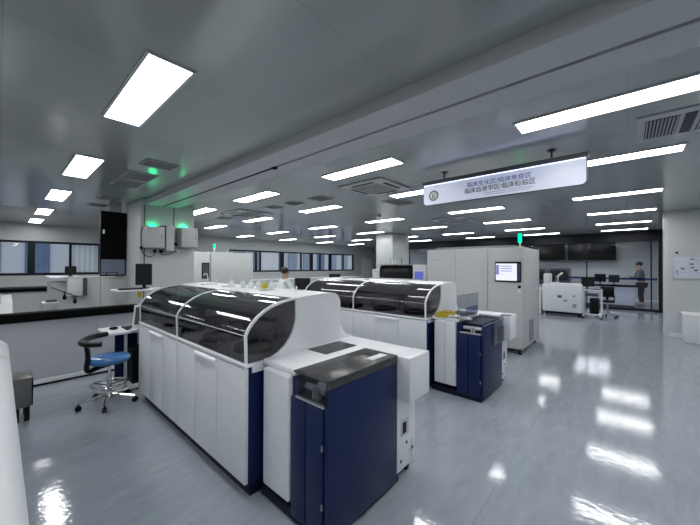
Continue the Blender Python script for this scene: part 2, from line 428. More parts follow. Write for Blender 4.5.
vent(4.03, 8.15, .36, .4, 'square ceiling vent beyond the left cassette')
vent(5.3, 3.42, .6, .4, 'wide ceiling vent between cassette and hanging sign')
# long double grille at the right
t = thing('ceiling_grille', 'long white ceiling grille at the right edge near the lamp', 'vent', (3.95, -.6, CEIL))
MB().box(3.62, 4.32, -1.2, -.06, CEIL-.014, CEIL, .004).build('frame', 'light_grey', t)
for (y0, y1) in ((-.33, -.12), (-.72, -.46), (-1.12, -.80)):
    gm = MB().box(3.72, 4.22, y0, y1, CEIL-.018, CEIL-.013)
    gm.build('recess', 'vent_dark', t)
    s_ = MB(); n = int((y1-y0)/.022)
    for k in range(n):
        yy = y0+(k+.5)*(y1-y0)/n; s_.box(3.72, 4.22, yy-.004, yy+.004, CEIL-.028, CEIL-.016)
    s_.build('slats', 'light_grey', t)
MB().box(3.72, 4.22, -.43, -.36, CEIL-.02, CEIL-.013).build('damper', 'vent_dark', t)
t = thing('smoke_detector', 'small round dark ceiling detector left of the sign', 'smoke detector', (6.34, 4.66, CEIL))
MB().lathe((6.34, 4.66, CEIL), [(.02, -.05), (.045, -.045), (.06, -.02), (.065, 0)]).build('housing', 'grey', t)
MB().lathe((6.34, 4.66, CEIL), [(.012, -.06), (.02, -.052), (.03, -.047)]).build('sensor', 'black', t)

# ------------------------------------------------------------------ hanging sign
XS = 4.0
sg = thing('hanging_sign', 'white illuminated hanging sign with two lines of Chinese and round logo', 'sign', (XS, 1.24, 2.6))
MB().box(XS-.02, XS+.05, .30, 2.17, 2.722, 2.775, .004).build('top_rail', 'dark_grey', sg)
def rrect(y0, y1, z0, z1, r):
    p = [(y0, z1), (y0, z0+r)]
    p += [(y0+r-r*math.cos(R(a)), z0+r-r*math.sin(R(a))) for a in (15, 30, 45, 60, 75, 90)]
    p += [(y1-r+r*math.sin(R(a)), z0+r-r*math.cos(R(a))) for a in (0, 15, 30, 45, 60, 75, 90)]
    p += [(y1, z1)]
    return p
MB().prism(rrect(.305, 2.165, 2.44, 2.73, .05), 'x', XS-.004, XS+.034).build('edge_frame', 'dark_grey', sg)
ms = bpy.data.materials.new('sign_face'); ms.use_nodes = True; b = ms.node_tree.nodes['Principled BSDF']
b.inputs['Base Color'].default_value = (.66, .68, .76, 1); b.inputs['Roughness'].default_value = .3
b.inputs['Emission Color'].default_value = (.52, .58, .82, 1); b.inputs['Emission Strength'].default_value = .22
M['sign_face'] = ms
emat('sign_led', (.55, .60, 1.0), 2.5)
MB().prism(rrect(.315, 2.155, 2.449, 2.722, .045), 'x', XS-.009, XS-.003).build('face', 'sign_face', sg)
MB().box(XS-.016, XS-.010, .32, 2.15, 2.716, 2.7215).build('led_strip', 'sign_led', sg, 'thin bluish light strip under the rail')
for yy in (1.86, .62):
    h = MB().cyl((XS+.015, yy, 2.76), (XS+.015, yy, CEIL), .011).cyl((XS+.015, yy, CEIL-.012), (XS+.015, yy, CEIL), .04)
    h.build('hanger', 'dark_grey', sg)
def text(body, y, z, size, mat, parent, x, align='LEFT', ext=.001, wide=None, bold=0):
    cu = bpy.data.curves.new('lettering', 'FONT'); cu.body = body; cu.size = size; cu.extrude = ext; cu.align_x = align; cu.align_y = 'CENTER'
    cu.offset = bold
    o = bpy.data.objects.new('lettering', cu); C.objects.link(o)
    o.rotation_euler = (R(90), 0, R(-90)); o.parent = parent; o.location = Vector((x, y, z)) - ORG[parent.name]
    cu.materials.append(M[mat])
    bpy.context.view_layer.update()
    if wide:
        bpy.context.view_layer.update()
        w_ = o.dimensions.x
        if w_ > 0: o.scale = (wide/w_, 1, 1)
    me = bpy.data.meshes.new_from_object(o); k = bpy.data.objects.new('lettering', me); C.objects.link(k)
    k.parent = parent; k.location = o.location; k.rotation_euler = o.rotation_euler; k.scale = o.scale
    bpy.data.objects.remove(o); o = k; o.name = 'lettering'
    ORG[o.name] = ORG[parent.name]
    return o
XT = XS-.011
text('临床生化区/临床免疫区', 1.545, 2.632, .068, 'ink_blue' if 'ink_blue' in M else 'blue_label', sg, XT, wide=.73, bold=.0002)
text('临床血液学区/临床检验区', 1.575, 2.556, .072, 'ink_dark', sg, XT, wide=.80, bold=.0004)
text('Clinical Biochemistry / Clinical Immunology', 1.33, 2.505, .022, 'ink', sg, XT, wide=.53)
text('Clinical Hematology / Clinical Laboratory', 1.33, 2.482, .018, 'ink', sg, XT, wide=.50)
pmat('emblem_green', (.13, .20, .17), .5); pmat('emblem_light', (.62, .68, .66), .5)
em = MB(); ring = [(2.005+.072*math.cos(R(a)), 2.568+.072*math.sin(R(a))) for a in range(0, 360, 12)]
lg = MB().prism(ring, 'x', XT-.001, XT+.001).build('emblem', 'emblem_green', sg)
ring = [(2.005+.050*math.cos(R(a)), 2.568+.050*math.sin(R(a))) for a in range(0, 360, 12)]
MB().prism(ring, 'x', XT-.002, XT-.001).build('emblem_disc', 'emblem_light', lg)
MB().box(XT-.0035, XT-.002, 2.012, 2.026, 2.54, 2.60).box(XT-.0035, XT-.002, 1.985, 2.026, 2.534, 2.548).box(XT-.0035, XT-.002, 1.99, 2.0, 2.55, 2.585).build('emblem_symbol', 'emblem_green', lg)

# ------------------------------------------------------------------ the two big analyzers
Y0, Y1 = 1.93, 4.32      # ends of the main body
def make_analyzer(dx, label, opened):
    an = thing('laboratory_analyzer', label, 'laboratory analyzer', (1.13+dx, Y0, 0), 'white and navy analyzers with smoked covers')
    sh = (dx, 0, 0)
    B = lambda: MB(sh)
    B().box(1.17, 2.0, Y0+.03, Y1-.02, 0, .12).build('plinth', 'navy_dark', an)
    B().box(1.135, 2.0, Y0, Y1, .10, .90).build('cabinet_core', 'navy', an)
    seams = [Y0-.005, 2.345, 2.745, 3.165, 3.53, 3.92, Y1+.005]
    for i, (a, b_) in enumerate(zip(seams[:-1], seams[1:])):
        B().box(1.11, 1.136, a+.0025, b_-.0025, .115, .893, .004).build('door_panel', 'white', an)
    for (a, b_) in ((2.36, 2.73), (3.54, 3.905)):
        prof = [(1.11, .880), (1.102, .876), (1.096, .868), (1.094, .858), (1.098, .853), (1.11, .864)]
        B().prism(prof, 'y', a, b_).build('door_pull', 'pull_white', an)
    B().box(1.105, 1.60, Y0-.01, Y1+.01, .900, .925, .006).build('lid_frame', 'white_top', an)
    # curved smoked cover
    top = [(1.12, .925), (1.118, 1.02), (1.115, 1.115)]
    cur = [(1.13, 1.15), (1.16, 1.192), (1.205, 1.235), (1.26, 1.272), (1.33, 1.303), (1.41, 1.325), (1.49, 1.338), (1.545, 1.343)]
    crv = top+cur
    def shell(th): 
        out = []
        for i, p in enumerate(crv):
            a = Vector(crv[max(i-1, 0)]); b2 = Vector(crv[min(i+1, len(crv)-1)]); d = (b2-a).normalized()
            out.append((p[0]+d[1]*th, p[1]-d[0]*th))
        return out
    inner = shell(.006)
    R0, R1, R2 = Y0+.01, 3.165, Y1-.01
    for (a, b_) in ((R0, R1), (R1, R2)):
        B().prism(crv+inner[::-1], 'y', a+.012, b_-.012).build('cover_pane', 'smoked', an, ang=50)
    B().box(1.111, 1.116, R0, R2, 1.114, 1.1175).build('crease_highlight', 'pull_white', an)  # thin white strip stands in for the highlight along the crease
    outer = shell(-.006); inn2 = shell(.010)
    for yy in (R0, R1, R2):
        B().prism(outer+inn2[::-1], 'y', yy-.009, yy+.009).build('cover_rib', 'white_top', an, ang=50)
    # curved edge of the end cap
    low = [(1.53, 1.19), (1.522, 1.15), (1.505, 1.10), (1.475, 1.05), (1.43, 1.00), (1.36, .955), (1.28, .927)]
    pane = [(1.125, .927), (1.123, 1.115)] + [(x+.01, z-.012) for x, z in cur[:-1]] + [(1.53, 1.328)] + low
    for yy, nm in ((Y0, 's'), (Y1-.006, 'n')):
        B().prism(pane, 'y', yy+.002, yy+.006).build('side_pane', 'smoked', an)
    cap = [(1.53, 1.343)] + [(1.62, 1.352), (1.78, 1.360), (1.93, 1.362)] + [(1.93+.10*math.sin(R(a)), 1.262+.10*math.cos(R(a))) for a in (20, 40, 60, 80, 90)] + [(2.03, .86), (1.16, .86), (1.16, .9), (1.20, .926)] + low[::-1]
    for yy in (Y0-.012, Y1-.006):
        B().prism(cap, 'y', yy, yy+.018).build('end_cap', 'white', an, ang=25)
    rear = [(1.545, .90), (1.545, 1.343), (1.62, 1.352), (1.78, 1.360), (1.93, 1.362)] + [(1.93+.10*math.sin(R(a)), 1.262+.10*math.cos(R(a))) for a in (20, 40, 60, 80, 90)] + [(2.03, .86), (1.8, .86)]
    B().prism(rear, 'y', Y0+.006, Y1-.006).build('rear_housing', 'white_top', an, ang=25)
    for yy in (2.55, 3.3, 3.85):
        B().box(1.66, 1.80, yy, yy+.10, 1.354, 1.3615).build('top_vent', 'grey', an)
    # inside
    B().box(1.14, 1.545, Y0+.01, Y1-.01, .90, .932).build('work_deck', 'cabinet_grey', an)
    B().lathe((1.36+dx-dx, Y0+.30, .932), [(.155, 0), (.155, .035), (.14, .045), (.11, .045), (.10, .03), (.08, .03)], 32).build('carousel', 'dark_grey', an)
    B().lathe((1.36, Y0+.82, .932), [(.17, 0), (.17, .04), (.15, .05), (.10, .05), (.09, .03), (.05, .03)], 32).build('carousel', 'dark_grey', an)
    for yy, hh in ((Y0+.10, .18), (Y0+.56, .2), (Y0+1.1, .17), (Y0+1.5, .2), (Y0+1.95, .18)):
        B().box(1.44, 1.50, yy, yy+.07, .932, .932+hh, .01).box(1.30, 1.46, yy+.02, yy+.05, .9+hh, .93+hh, .006).cyl((1.31, yy+.035, .95+hh*.3), (1.31, yy+.035, .91+hh), .006).build('pipette_arm', 'light_grey', an)
    B().box(1.42, 1.47, Y0+.15, Y1-.2, 1.15, 1.18).build('gantry_rail', 'steel', an)
    for k in range(6):
        yy = Y0+1.25+k*.17
        B().box(1.20, 1.38, yy, yy+.13, .932, .985, .006).build('reagent_block', 'tray_dark', an)

    # ---- sample loader on the end that faces the camera
    Ya, Yb, Yc = 1.25, 1.575, Y0-.015
    # white tower
    tw = B().box(1.205, 1.32, Yb+.005, Yc-.055, .12, .905, .012, 3)
    tw = tw.build('loader_tower', 'white', an)
    if opened: B().box(1.2035, 1.206, 1.715, 1.72, .13, .89).build('panel_seam', 'grey', tw)
    B().box(1.30, 2.02, 1.30, Yc, .06, .90).build('loader_chassis', 'navy_dark', an)
    B().box(1.24, 1.99, 1.28, 1.92, 0, .065).build('loader_plinth', 'navy_dark', an)
    # white worktop around
    B().box(1.235, 2.20, Yb-.03, Yc+.0, .905, .945, .012).build('loader_top', 'white_top', an)
    B().box(1.93, 2.20, 1.27, Yb-.02, .905, .945, .012).build('loader_top', 'white_top', an)
    if not opened:
        B().box(1.60, 1.95, 1.655, 1.86, .9455, .949).build('top_window', 'tray_dark', an, 'dark glass window in the loader top')
    else:
        B().box(1.60, 1.95, 1.655, 1.86, .9455, .949).build('top_opening', 'black', an)
        lid = B().box(1.20, 1.90, 1.548, 1.556, .95, 1.235).build('raised_cover', 'clear_tint', an, 'transparent loader cover standing upright')
        B().box(1.20, 1.90, 1.545, 1.559, 1.230, 1.240).build('cover_edge', 'grey', lid)
        B().box(1.50, 1.90, 1.557, 1.562, .99, 1.06).build('cover_label', 'blue_stripe', lid)
    # lower navy front doors
    B().box(1.215, 1.32, 1.435, Yb-.002, .05, .79, .012).build('loader_door', 'navy', an)
    B().box(1.215, 1.32, Ya+.035, 1.431, .05, .79, .012).build('loader_door', 'navy', an)
    for zz in (.22, .55): B().box(1.213, 1.224, Ya+.030, Ya+.042, zz, zz+.035).build('hinge', 'steel', an)
    B().box(1.235, 1.40, 1.52, Yb, .79, .90).build('opening_side', 'navy', an)
    B().box(1.225, 1.93, Ya, Ya+.028, .04, .895, .006).build('loader_side_panel', 'navy', an)
    # opening with rollers
    B().box(1.25, 1.93, Ya+.03, 1.52, .79, .80).build('conveyor_bed', 'dark_grey', an)
    B().box(1.22, 1.235, Ya+.03, 1.53, .788, .80).build('opening_sill', 'light_grey', an)
    for xx in (1.30, 1.44):
        B().cyl((xx, Ya+.035, .845), (xx, 1.515, .845), .022).build('roller', 'lab_plastic', an)
    for yy in (1.37, 1.40): B().box(1.25, 1.34, yy, yy+.012, .80, .865).build('rack_guide', 'light_grey', an)
    B().box(1.50, 1.9, 1.30, 1.50, .80, .83).build('rack_tray', 'grey', an)
    if not opened:
        cv = B().box(1.215, 1.925, Ya-.004, 1.545, .942, .952, .003).box(1.215, 1.925, Ya-.004, Ya+.004, .90, .942).build('loader_cover', 'smoked_top', an, 'dark transparent cover of the sample loader')
        B().box(1.217, 1.223, Ya, 1.53, .80, .942).build('cover_front', 'clear_tint', cv)
        B().box(1.70, 1.87, 1.30, 1.36, .9525, .955).build('lamp_reflection', 'reflection_white', cv)  # pale plate stands in for a lamp's reflection on the cover
        B().ball((1.27, 1.33, .895), .05, (.5, 1, .5)).build('inner_cap', 'pull_white', an)
    else:
        B().box(1.235, 1.29, 1.40, 1.685, .946, .975, .008).box(1.25, 1.75, 1.52, 1.56, .93, .965, .006).build('sample_track', 'light_grey', an)
        for k in range(5): B().box(1.3+.09*k, 1.34+.09*k, 1.515, 1.565, .96, .985, .004).build('track_clip', 'dark_grey', an)
        hg = B().box(1.52, 1.98, Ya-.024, Ya-.018, .62, .95).build('hanging_cover', 'hanging_tint', an, 'translucent cover folded down over the navy side')
        B().box(1.70, 1.95, Ya-.030, Ya-.025, .64, .82).build('cover_sheet', 'hanging_tint', hg)
        B().box(1.93, 2.02, 1.15, 1.27, .93, .95).build('hinge', 'dark_grey', an)
        B().box(1.42, 1.90, 1.56, 1.60, .95, .975).build('track_rail', 'dark_grey', an)
    # white side box and service panel
    B().box(1.925, 2.215, 1.145, 1.285, .63, .945, .006).build('side_box', 'white', an)
    sp = B().box(1.94, 2.20, 1.26, 1.80, .08, .64, .004).build('service_panel', 'white', an)
    B().box(1.99, 2.09, 1.252, 1.262, .33, .45, .003).build('port_frame', 'light_grey', sp)
    B().box(2.005, 2.05, 1.249, 1.254, .35, .43).build('port', 'black', sp)
    for (x, z) in ((2.06, .25), (1.98, .14), (2.14, .18)): B().box(x, x+.02, 1.256, 1.262, z, z+.02).build('screw_cover', 'dark_grey', sp)
    B().box(2.145, 2.147, 1.2575, 1.262, .10, .26).box(2.10, 2.19, 1.2575, 1.262, .18, .182).build('panel_seam', 'grey', sp)
    for xx in (1.97, 2.13): B().box(xx, xx+.04, 1.30, 1.34, 0, .085).build('foot', 'black', an)
    # small white fairing behind
    B().prism([(1.98, .94), (1.98, 1.07), (2.05, 1.065), (2.08, 1.02), (2.12, .975), (2.2, .95), (2.2, .94)], 'y', 1.93, 2.02).build('fairing', 'white_top', an, ang=50)
    B().box(1.98, 2.20, Yc, 2.05, .90, .945, .01).build('rear_shelf', 'white_top', an)
    return an
a1 = make_analyzer(0, 'nearest white and navy analyzer with curved smoked cover and closed loader', False)
a2 = make_analyzer(2.52, 'second white and navy analyzer behind, with its loader covers open', True)
t = thing('sample_tray', 'yellow plastic tray on the loader top of the second analyzer', 'tray', (3.86, 1.76, .946))
MB().box(3.75, 4.0, 1.70, 1.85, .946, .958).build('base', 'yellow', t)
MB().box(3.75, 4.0, 1.70, 1.712, .958, 1.0).box(3.75, 4.0, 1.838, 1.85, .958, 1.0).box(3.75, 3.762, 1.712, 1.838, .958, 1.0).box(3.988, 4.0, 1.712, 1.838, .958, 1.0).build('rim', 'yellow', t)
for k in range(4):
    for q in range(2): MB().cyl((3.79+.055*k, 1.745+.06*q, .958), (3.79+.055*k, 1.745+.06*q, 1.01), .019).build('tube', 'yellow', t)

# flasks and taps on the near analyzer's top
def bottle(x, y, label, mat='lab_plastic', h=.10, bent=True):
    z = 1.362
    t = thing('wash_bottle', label, 'bottle', (x, y, z), 'small bottles on the near analyzer')
    MB().lathe((x, y, z), [(.026, 0), (.03, .004), (.03, h*.42), (.024, h*.55), (.010, h*.68), (.010, h*.78)], 16).build('body', mat, t)
    MB().lathe((x, y, z), [(.013, h*.76), (.013, h*.92), (.008, h*.95)], 12).build('cap', 'lab_plastic', t)
    if bent: MB().tube([(x, y, z+h*.93), (x, y, z+h*1.12), (x+.01, y-.015, z+h*1.25), (x+.025, y-.04, z+h*1.2), (x+.035, y-.055, z+h*1.05)], .003, 6, smooth=1).build('spout', 'lab_plastic', t)
bottle(1.64, 3.14, 'leftmost small white bottle on the near analyzer top', bent=False)
bottle(1.69, 2.99, 'white wash bottle with spout, second from left on the near analyzer')
bottle(1.72, 2.89, 'white wash bottle, third from left on the near analyzer')
bottle(1.77, 2.83, 'white wash bottle just left of the yellow one')
bottle(1.79, 2.75, 'yellow wash bottle on the near analyzer top', 'yellow', .085)
bottle(1.86, 2.73, 'rightmost white wash bottle on the near analyzer top')
def tap(x, y, label):
    z = 1.362
    t = thing('tube_stand', label, 'tube', (x, y, z))
    MB().lathe((x, y, z), [(.02, 0), (.02, .012), (.006, .016)], 12).build('base', 'lab_plastic', t)
    MB().tube([(x, y, z+.01), (x, y, z+.11), (x-.01, y+.015, z+.135), (x-.025, y+.035, z+.13), (x-.03, y+.045, z+.11)], .005, 6, smooth=1).build('pipe', 'lab_plastic', t)
tap(1.66, 3.75, 'thin curved white tube standing on the near analyzer, left')
t = thing('reagent_vial', 'short white vial on the near end of the analyzer top', 'vial', (1.83, 2.29, 1.362))
MB().lathe((1.83, 2.29, 1.362), [(.009, 0), (.009, .03), (.006, .034)], 12).build('body', 'lab_plastic', t)
MB().lathe((1.83, 2.29, 1.396), [(.008, 0), (.008, .008), (.006, .01)], 12).build('cap', 'pull_white', t)
t = thing('reagent_vial', 'thin white vial beside the curved tube on the near analyzer', 'vial', (1.70, 3.62, 1.362))
MB().lathe((1.70, 3.62, 1.362), [(.009, 0), (.009, .05), (.006, .055)], 12).build('body', 'lab_plastic', t)
MB().lathe((1.70, 3.62, 1.417), [(.008, 0), (.008, .01), (.006, .012)], 12).build('cap', 'pull_white', t)

# ------------------------------------------------------------------ third line: tall cabinets and dark-lidded analyzer
t = thing('control_cabinet', 'tall grey control cabinet with touchscreen and green beacon', 'cabinet', (6.9, 2.3, 0))
MB().box(6.22, 7.6, 1.40, 3.27, .10, 1.94, .008).build('body', 'cabinet_grey', t)
for k, (a, b_) in enumerate(((1.405, 1.995), (2.0, 2.625), (2.63, 3.265))):
    MB().box(6.20, 6.222, a+.002, b_-.002, .11, 1.935, .004).build('door', 'cabinet_grey', t)
sc = MB().box(6.17, 6.20, 1.42, 1.86, 1.31, 1.68, .006).build('touchscreen', 'black', t)
MB().box(6.166, 6.170, 1.485, 1.842, 1.335, 1.645).build('display', 'screen_white', sc)
d_ = MB().box(6.164, 6.166, 1.785, 1.838, 1.44, 1.62)
for z in (1.60, 1.558, 1.512): d_.box(6.164, 6.166, 1.565, 1.76, z-.010, z+.004)
d_.box(6.164, 6.166, 1.70, 1.84, 1.446, 1.45)
d_.build('display_rows', 'screen_text', sc)
MB().box(6.166, 6.170, 1.43, 1.475, 1.34, 1.64).build('side_strip', 'screen_side', sc)
MB().box(6.185, 6.2, 1.425, 1.475, 1.20, 1.25, .004).build('key_switch', 'black', t)
MB().box(6.18, 6.2, 1.435, 1.47, 1.12, 1.195, .006).build('card_reader', 'pull_white', t)
MB().box(6.1985, 6.2005, 3.02, 3.14, 1.72, 1.735).build('maker_mark', 'grey', t)
gm = MB().box(6.62, 7.05, 1.392, 1.40, .16, .58)
gm.build('side_vent', 'light_grey', t)
gm = MB()
for k in range(14): gm.box(6.65, 7.02, 1.388, 1.392, .18+k*.028, .192+k*.028)
gm.build('vent_slats', 'dark_grey', t)
for (x, y) in ((6.3, 1.47), (7.5, 1.47), (6.3, 3.2), (7.5, 3.2)):
    MB().cyl((x, y, 0), (x, y, .02), .04).cyl((x, y, .02), (x, y, .11), .018).build('foot', 'black', t)
MB().box(6.3, 7.4, 1.55, 3.1, 1.94, 1.985, .01).build('top_tray', 'grey', t)
bc = MB().cyl((6.32, 1.47, 1.94), (6.32, 1.47, 2.04), .014).build('beacon_pole', 'pull_white', t)
MB().cyl((6.32, 1.47, 2.03), (6.32, 1.47, 2.19), .032).build('beacon_lamp', 'green_beacon', bc, 'green lit beacon lamp')

t = thing('coagulation_analyzer', 'white bench analyzer with large black lid behind the second analyzer', 'laboratory analyzer', (6.9, 4.3, 0))
MB().box(6.5, 7.4, 3.50, 5.10, 0, 1.28, .01).build('body', 'analyzer_grey', t)
MB().box(6.62, 7.35, 4.86, 5.10, 1.28, 1.50, .02).build('side_module', 'white', t)
lidm = [(6.6, 1.28), (6.6, 1.52), (6.64, 1.585), (6.72, 1.61), (7.35, 1.62), (7.35, 1.28)]
l = MB().prism(lidm, 'y', 3.90, 4.83).build('black_lid', 'black', t, ang=50)
MB().box(6.585, 6.6, 3.98, 4.75, 1.30, 1.50, .004).build('lid_window', 'tray_dark', l)
MB().box(6.58, 7.35, 3.87, 4.86, 1.605, 1.628, .008).build('lid_rim', 'grey', l)
MB().box(6.6, 7.3, 3.50, 3.86, 1.28, 1.62, .015).build('screen_module', 'white', t)
MB().box(6.595, 6.602, 3.58, 3.80, 1.27, 1.46).build('screen', 'screen_blue', t)
MB().box(6.59, 6.596, 4.92, 5.0, 1.44, 1.46).build('maker_mark', 'grey', t)
t = thing('reagent_rack', 'small white rack of tubes on the black-lidded analyzer', 'rack', (7.2, 4.5, 1.63))
MB().box(6.9, 7.2, 4.35, 4.75, 1.629, 1.64).build('base', 'lab_plastic', t)
for k in range(5): MB().cyl((7.0, 4.38+k*.08, 1.64), (7.0, 4.38+k*.08, 1.74), .014).build('tube', 'lab_plastic', t)
MB().cyl((6.93, 4.37, 1.64), (6.93, 4.37, 1.80), .006).cyl((6.93, 4.73, 1.64), (6.93, 4.73, 1.80), .006).build('post', 'dark_grey', t)

# mid grey cabinets behind the near analyzer, with green beacon
t = thing('tall_cabinet', 'tall pale grey cabinet with small dark window beside the near column', 'cabinet', (3.4, 8.3, 0), 'tall pale grey cabinets')
MB().box(3.05, 3.60, 8.02, 8.8, 0, 1.92, .01).build('body', 'analyzer_grey', t)
MB().box(3.06, 3.59, 8.0, 8.02, .05, 1.91, .004).build('door', 'analyzer_grey', t)
f_ = MB().box(3.39, 3.57, 7.985, 8.0, 1.25, 1.65).build('window_frame', 'black', t)
MB().box(3.41, 3.55, 7.98, 7.985, 1.28, 1.62).build('window_pane', 'dark_grey', f_)
t = thing('tall_cabinet', 'wide tall pale grey cabinet with a green beacon on top', 'cabinet', (4.2, 8.3, 0), 'tall pale grey cabinets')
MB().box(3.62, 4.80, 8.02, 8.8, 0, 1.93, .01).build('body', 'analyzer_grey', t)
MB().box(3.63, 4.79, 8.0, 8.02, .05, 1.92, .004).build('door', 'analyzer_grey', t)
MB().box(4.80, 4.82, 8.0, 8.8, 0, 1.93).build('side_trim', 'white', t)
bp_ = MB().cyl((3.73, 8.05, 1.93), (3.73, 8.05, 2.03), .02).build('beacon_pole', 'pull_white', t)
MB().cyl((3.73, 8.05, 2.03), (3.73, 8.05, 2.14), .03).build('beacon_lamp', 'green_beacon', bp_, 'green lit beacon lamp')

# ------------------------------------------------------------------ things on the near column
def ebox(x0, x1, y0, y1, z0, z1, label, lock, led=None):
    t = thing('electrical_box', label, 'electrical box', ((x0+x1)/2, y1, z0), 'grey boxes on the near column')
    MB().box(x0, x1, y0+.012, y1, z0, z1, .005).build('body', 'light_grey', t)
    MB().box(x0+.005, x1-.005, y0, y0+.012, z0+.005, z1-.005, .003).build('door', 'light_grey', t)
    if lock: MB().box(x1-.06, x1-.04, y0-.008, y0, (z0+z1)/2-.03, (z0+z1)/2+.05, .003).build('lock', 'grey', t)
    if led:
        MB().cyl((led, y1-.04, z1), (led, y1-.04, z1+.035), .045).build('signal_lamp', 'green_led', t, 'green signal lamp glowing on top')
ebox(1.83, 2.14, 6.72, 7.0, 1.92, 2.33, 'left grey electrical box with cables on the near column', True, 1.99)
ebox(2.17, 2.32, 6.74, 7.0, 1.87, 2.37, 'narrow tall grey box between two boxes on the near column', False)
ebox(2.45, 2.77, 6.72, 7.0, 1.96, 2.36, 'right grey electrical box on the near column', True, 2.58)
o = MB().box(2.08, 2.24, 6.80, 6.9, 2.332, 2.36, .01).build('router', 'black'); tag(o, 'small flat black router lying on the left electrical box', 'router')
def cable(pts, label, r=.007, mat='black'):
    o = MB().tube(pts, r, 6, smooth=2).build('cable', mat); tag(o, label, 'cable', 'cables under the electrical boxes')
cable([(1.81, 6.9, 2.33), (1.79, 6.93, 2.15), (1.81, 6.95, 1.95), (1.80, 6.95, 1.88), (1.86, 6.92, 1.77), (1.98, 6.92, 1.74), (2.02, 6.9, 1.82), (2.02, 6.86, 1.92)], 'black cable looping below the left electrical box')
cable([(2.09, 6.88, 1.92), (2.12, 6.92, 1.80), (2.25, 6.94, 1.79), (2.38, 6.95, 1.86), (2.44, 6.95, 1.88)], 'black cable running from left box to right box')
for i, (x, y, z) in enumerate(((1.80, 6.93, 1.92), (2.02, 6.9, 1.86), (2.14, 6.9, 1.86), (2.41, 6.95, 2.02))):
    o = MB().lathe((x, y, z-.03), [(.01, 0), (.028, .01), (.028, .05), (.01, .06)], 12).build('cable_gland', 'black')
    tag(o, ['black gland at the lower left of the left box', 'black gland under the middle of the left box', 'black gland under the right corner of the left box', 'black gland beside the right electrical box'][i], 'cable gland', 'black cable glands')
t = thing('junction_box', 'small white junction box below the right electrical box', 'junction box', (2.5, 6.98, 1.86))
MB().box(2.42, 2.50, 6.96, 7.0, 1.86, 1.93, .004).build('body', 'lab_plastic', t)
MB().box(2.53, 2.58, 6.96, 7.0, 1.89, 1.93, .004).build('socket', 'lab_plastic', t)
# black board left of the column
t = thing('wall_screen', 'large black upright panel fixed left of the near column', 'screen', (1.6, 7.94, 1.7))
MB().box(1.35, 1.79, 7.90, 7.98, 1.70, 2.68, .006).build('panel', 'black', t)
MB().box(1.36, 1.78, 7.894, 7.90, 1.71, 2.67).build('face', 'black_matte', t)
MB().box(1.385, 1.415, 7.885, 7.895, 2.22, 2.30).build('switch', 'lab_plastic', t)
MB().box(1.5, 1.70, 7.92, 7.96, 2.68, CEIL).build('bracket', 'grey', t)
w11 = struct(MB().box(1.35, 1.79, 7.92, 7.96, 1.36, 1.39).box(1.35, 1.37, 7.92, 7.96, 1.39, 1.70).box(1.77, 1.79, 7.92, 7.96, 1.39, 1.70).build('window_11', 'frame_dark'))
MB().box(1.37, 1.77, 7.935, 7.945, 1.39, 1.70).build('window_pane', 'hanging_tint', w11)

# ------------------------------------------------------------------ low partition on the left
t = thing('low_partition', 'long low white partition with black top behind the blue stool', 'partition', (0, 5.85, 0))
for a, b_ in ((XL, -.5), (-.496, .96), (.964, 1.78)):
    MB().box(a, b_, 5.78, 5.92, .07, .86).build('panel', 'partition', t)
MB().box(XL, 1.79, 5.745, 5.95, .855, .965, .006).build('black_cap', 'black_matte', t)
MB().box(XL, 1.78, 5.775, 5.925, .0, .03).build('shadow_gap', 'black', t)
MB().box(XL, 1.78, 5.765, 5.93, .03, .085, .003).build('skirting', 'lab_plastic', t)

# rear-left lab bench
t = thing('lab_bench', 'white lab bench with black worktop below the left windows', 'bench', (-1, 10.3, 0))
MB().box(XL+.03, .92, 10.02, 10.7, 0, .98).build('cabinet', 'analyzer_grey', t)
MB().box(XL+.03, .96, 9.97, 10.75, .98, 1.06, .008).build('worktop', 'black_matte', t)
t = thing('analyzer_left', 'long pale grey floor analyzer below the black panel', 'laboratory analyzer', (1.2, 8.4, 0))
t.name = 'floor_analyzer'; ORG[t.name] = Vector((1.2, 8.4, 0))
MB().box(.98, 1.38, 8.05, 9.0, 0, 1.345, .01).build('body', 'analyzer_grey', t)
MB().box(1.385, 1.79, 8.02, 9.0, 0, 1.345, .01).build('body_right', 'analyzer_grey', t)
MB().box(.66, .98, 8.1, 8.9, 0, 1.25, .012).build('body_left', 'analyzer_grey', t)
fb = MB().box(.86, 1.08, 7.85, 8.05, 1.0, 1.33, .008).build('front_module', 'white', t)
MB().box(1.08, 1.15, 7.87, 8.05, .99, 1.33).build('dark_slot', 'dark_grey', t)
MB().box(.62, 1.1, 7.85, 8.9, 1.335, 1.36, .006).build('top_plate', 'white', t)
MB().box(1.5, 1.52, 8.2, 8.22, 1.345, 1.43).box(1.68, 1.70, 8.2, 8.22, 1.345, 1.43).box(1.42, 1.70, 8.2, 8.22, 1.42, 1.435).build('handle', 'dark_grey', t)
def monitor(x, y, z, w_, h, rz, label, screen='tray_dark', group=None, tilt=0, stand=.1):
    t = thing('monitor', label, 'monitor', (x, y, z), group)
    mx = Matrix.Translation((x, y, z)) @ Matrix.Rotation(rz, 4, 'Z')
    MB(mat=mx).box(-w_/2, w_/2, -.015, .015, stand, stand+h, .006, rot=(tilt, 0, 0)).build('screen', 'black', t)
    MB(mat=mx).box(-w_/2+.012, w_/2-.012, -.019, -.0155, stand+.012, stand+h-.012, rot=(tilt, 0, 0)).build('display', screen, t)
    MB(mat=mx).box(-.02, .02, .015, .04, .01, stand+h*.5, .004).build('stand', 'black', t)
    MB(mat=mx).box(-w_*.25, w_*.25, -.06, .1, 0, .012, .004).build('foot', 'black', t)
    return t
monitor(.93, 8.1, 1.36, .17, .17, 0, 'small dark monitor standing on the left floor analyzer', stand=.03)
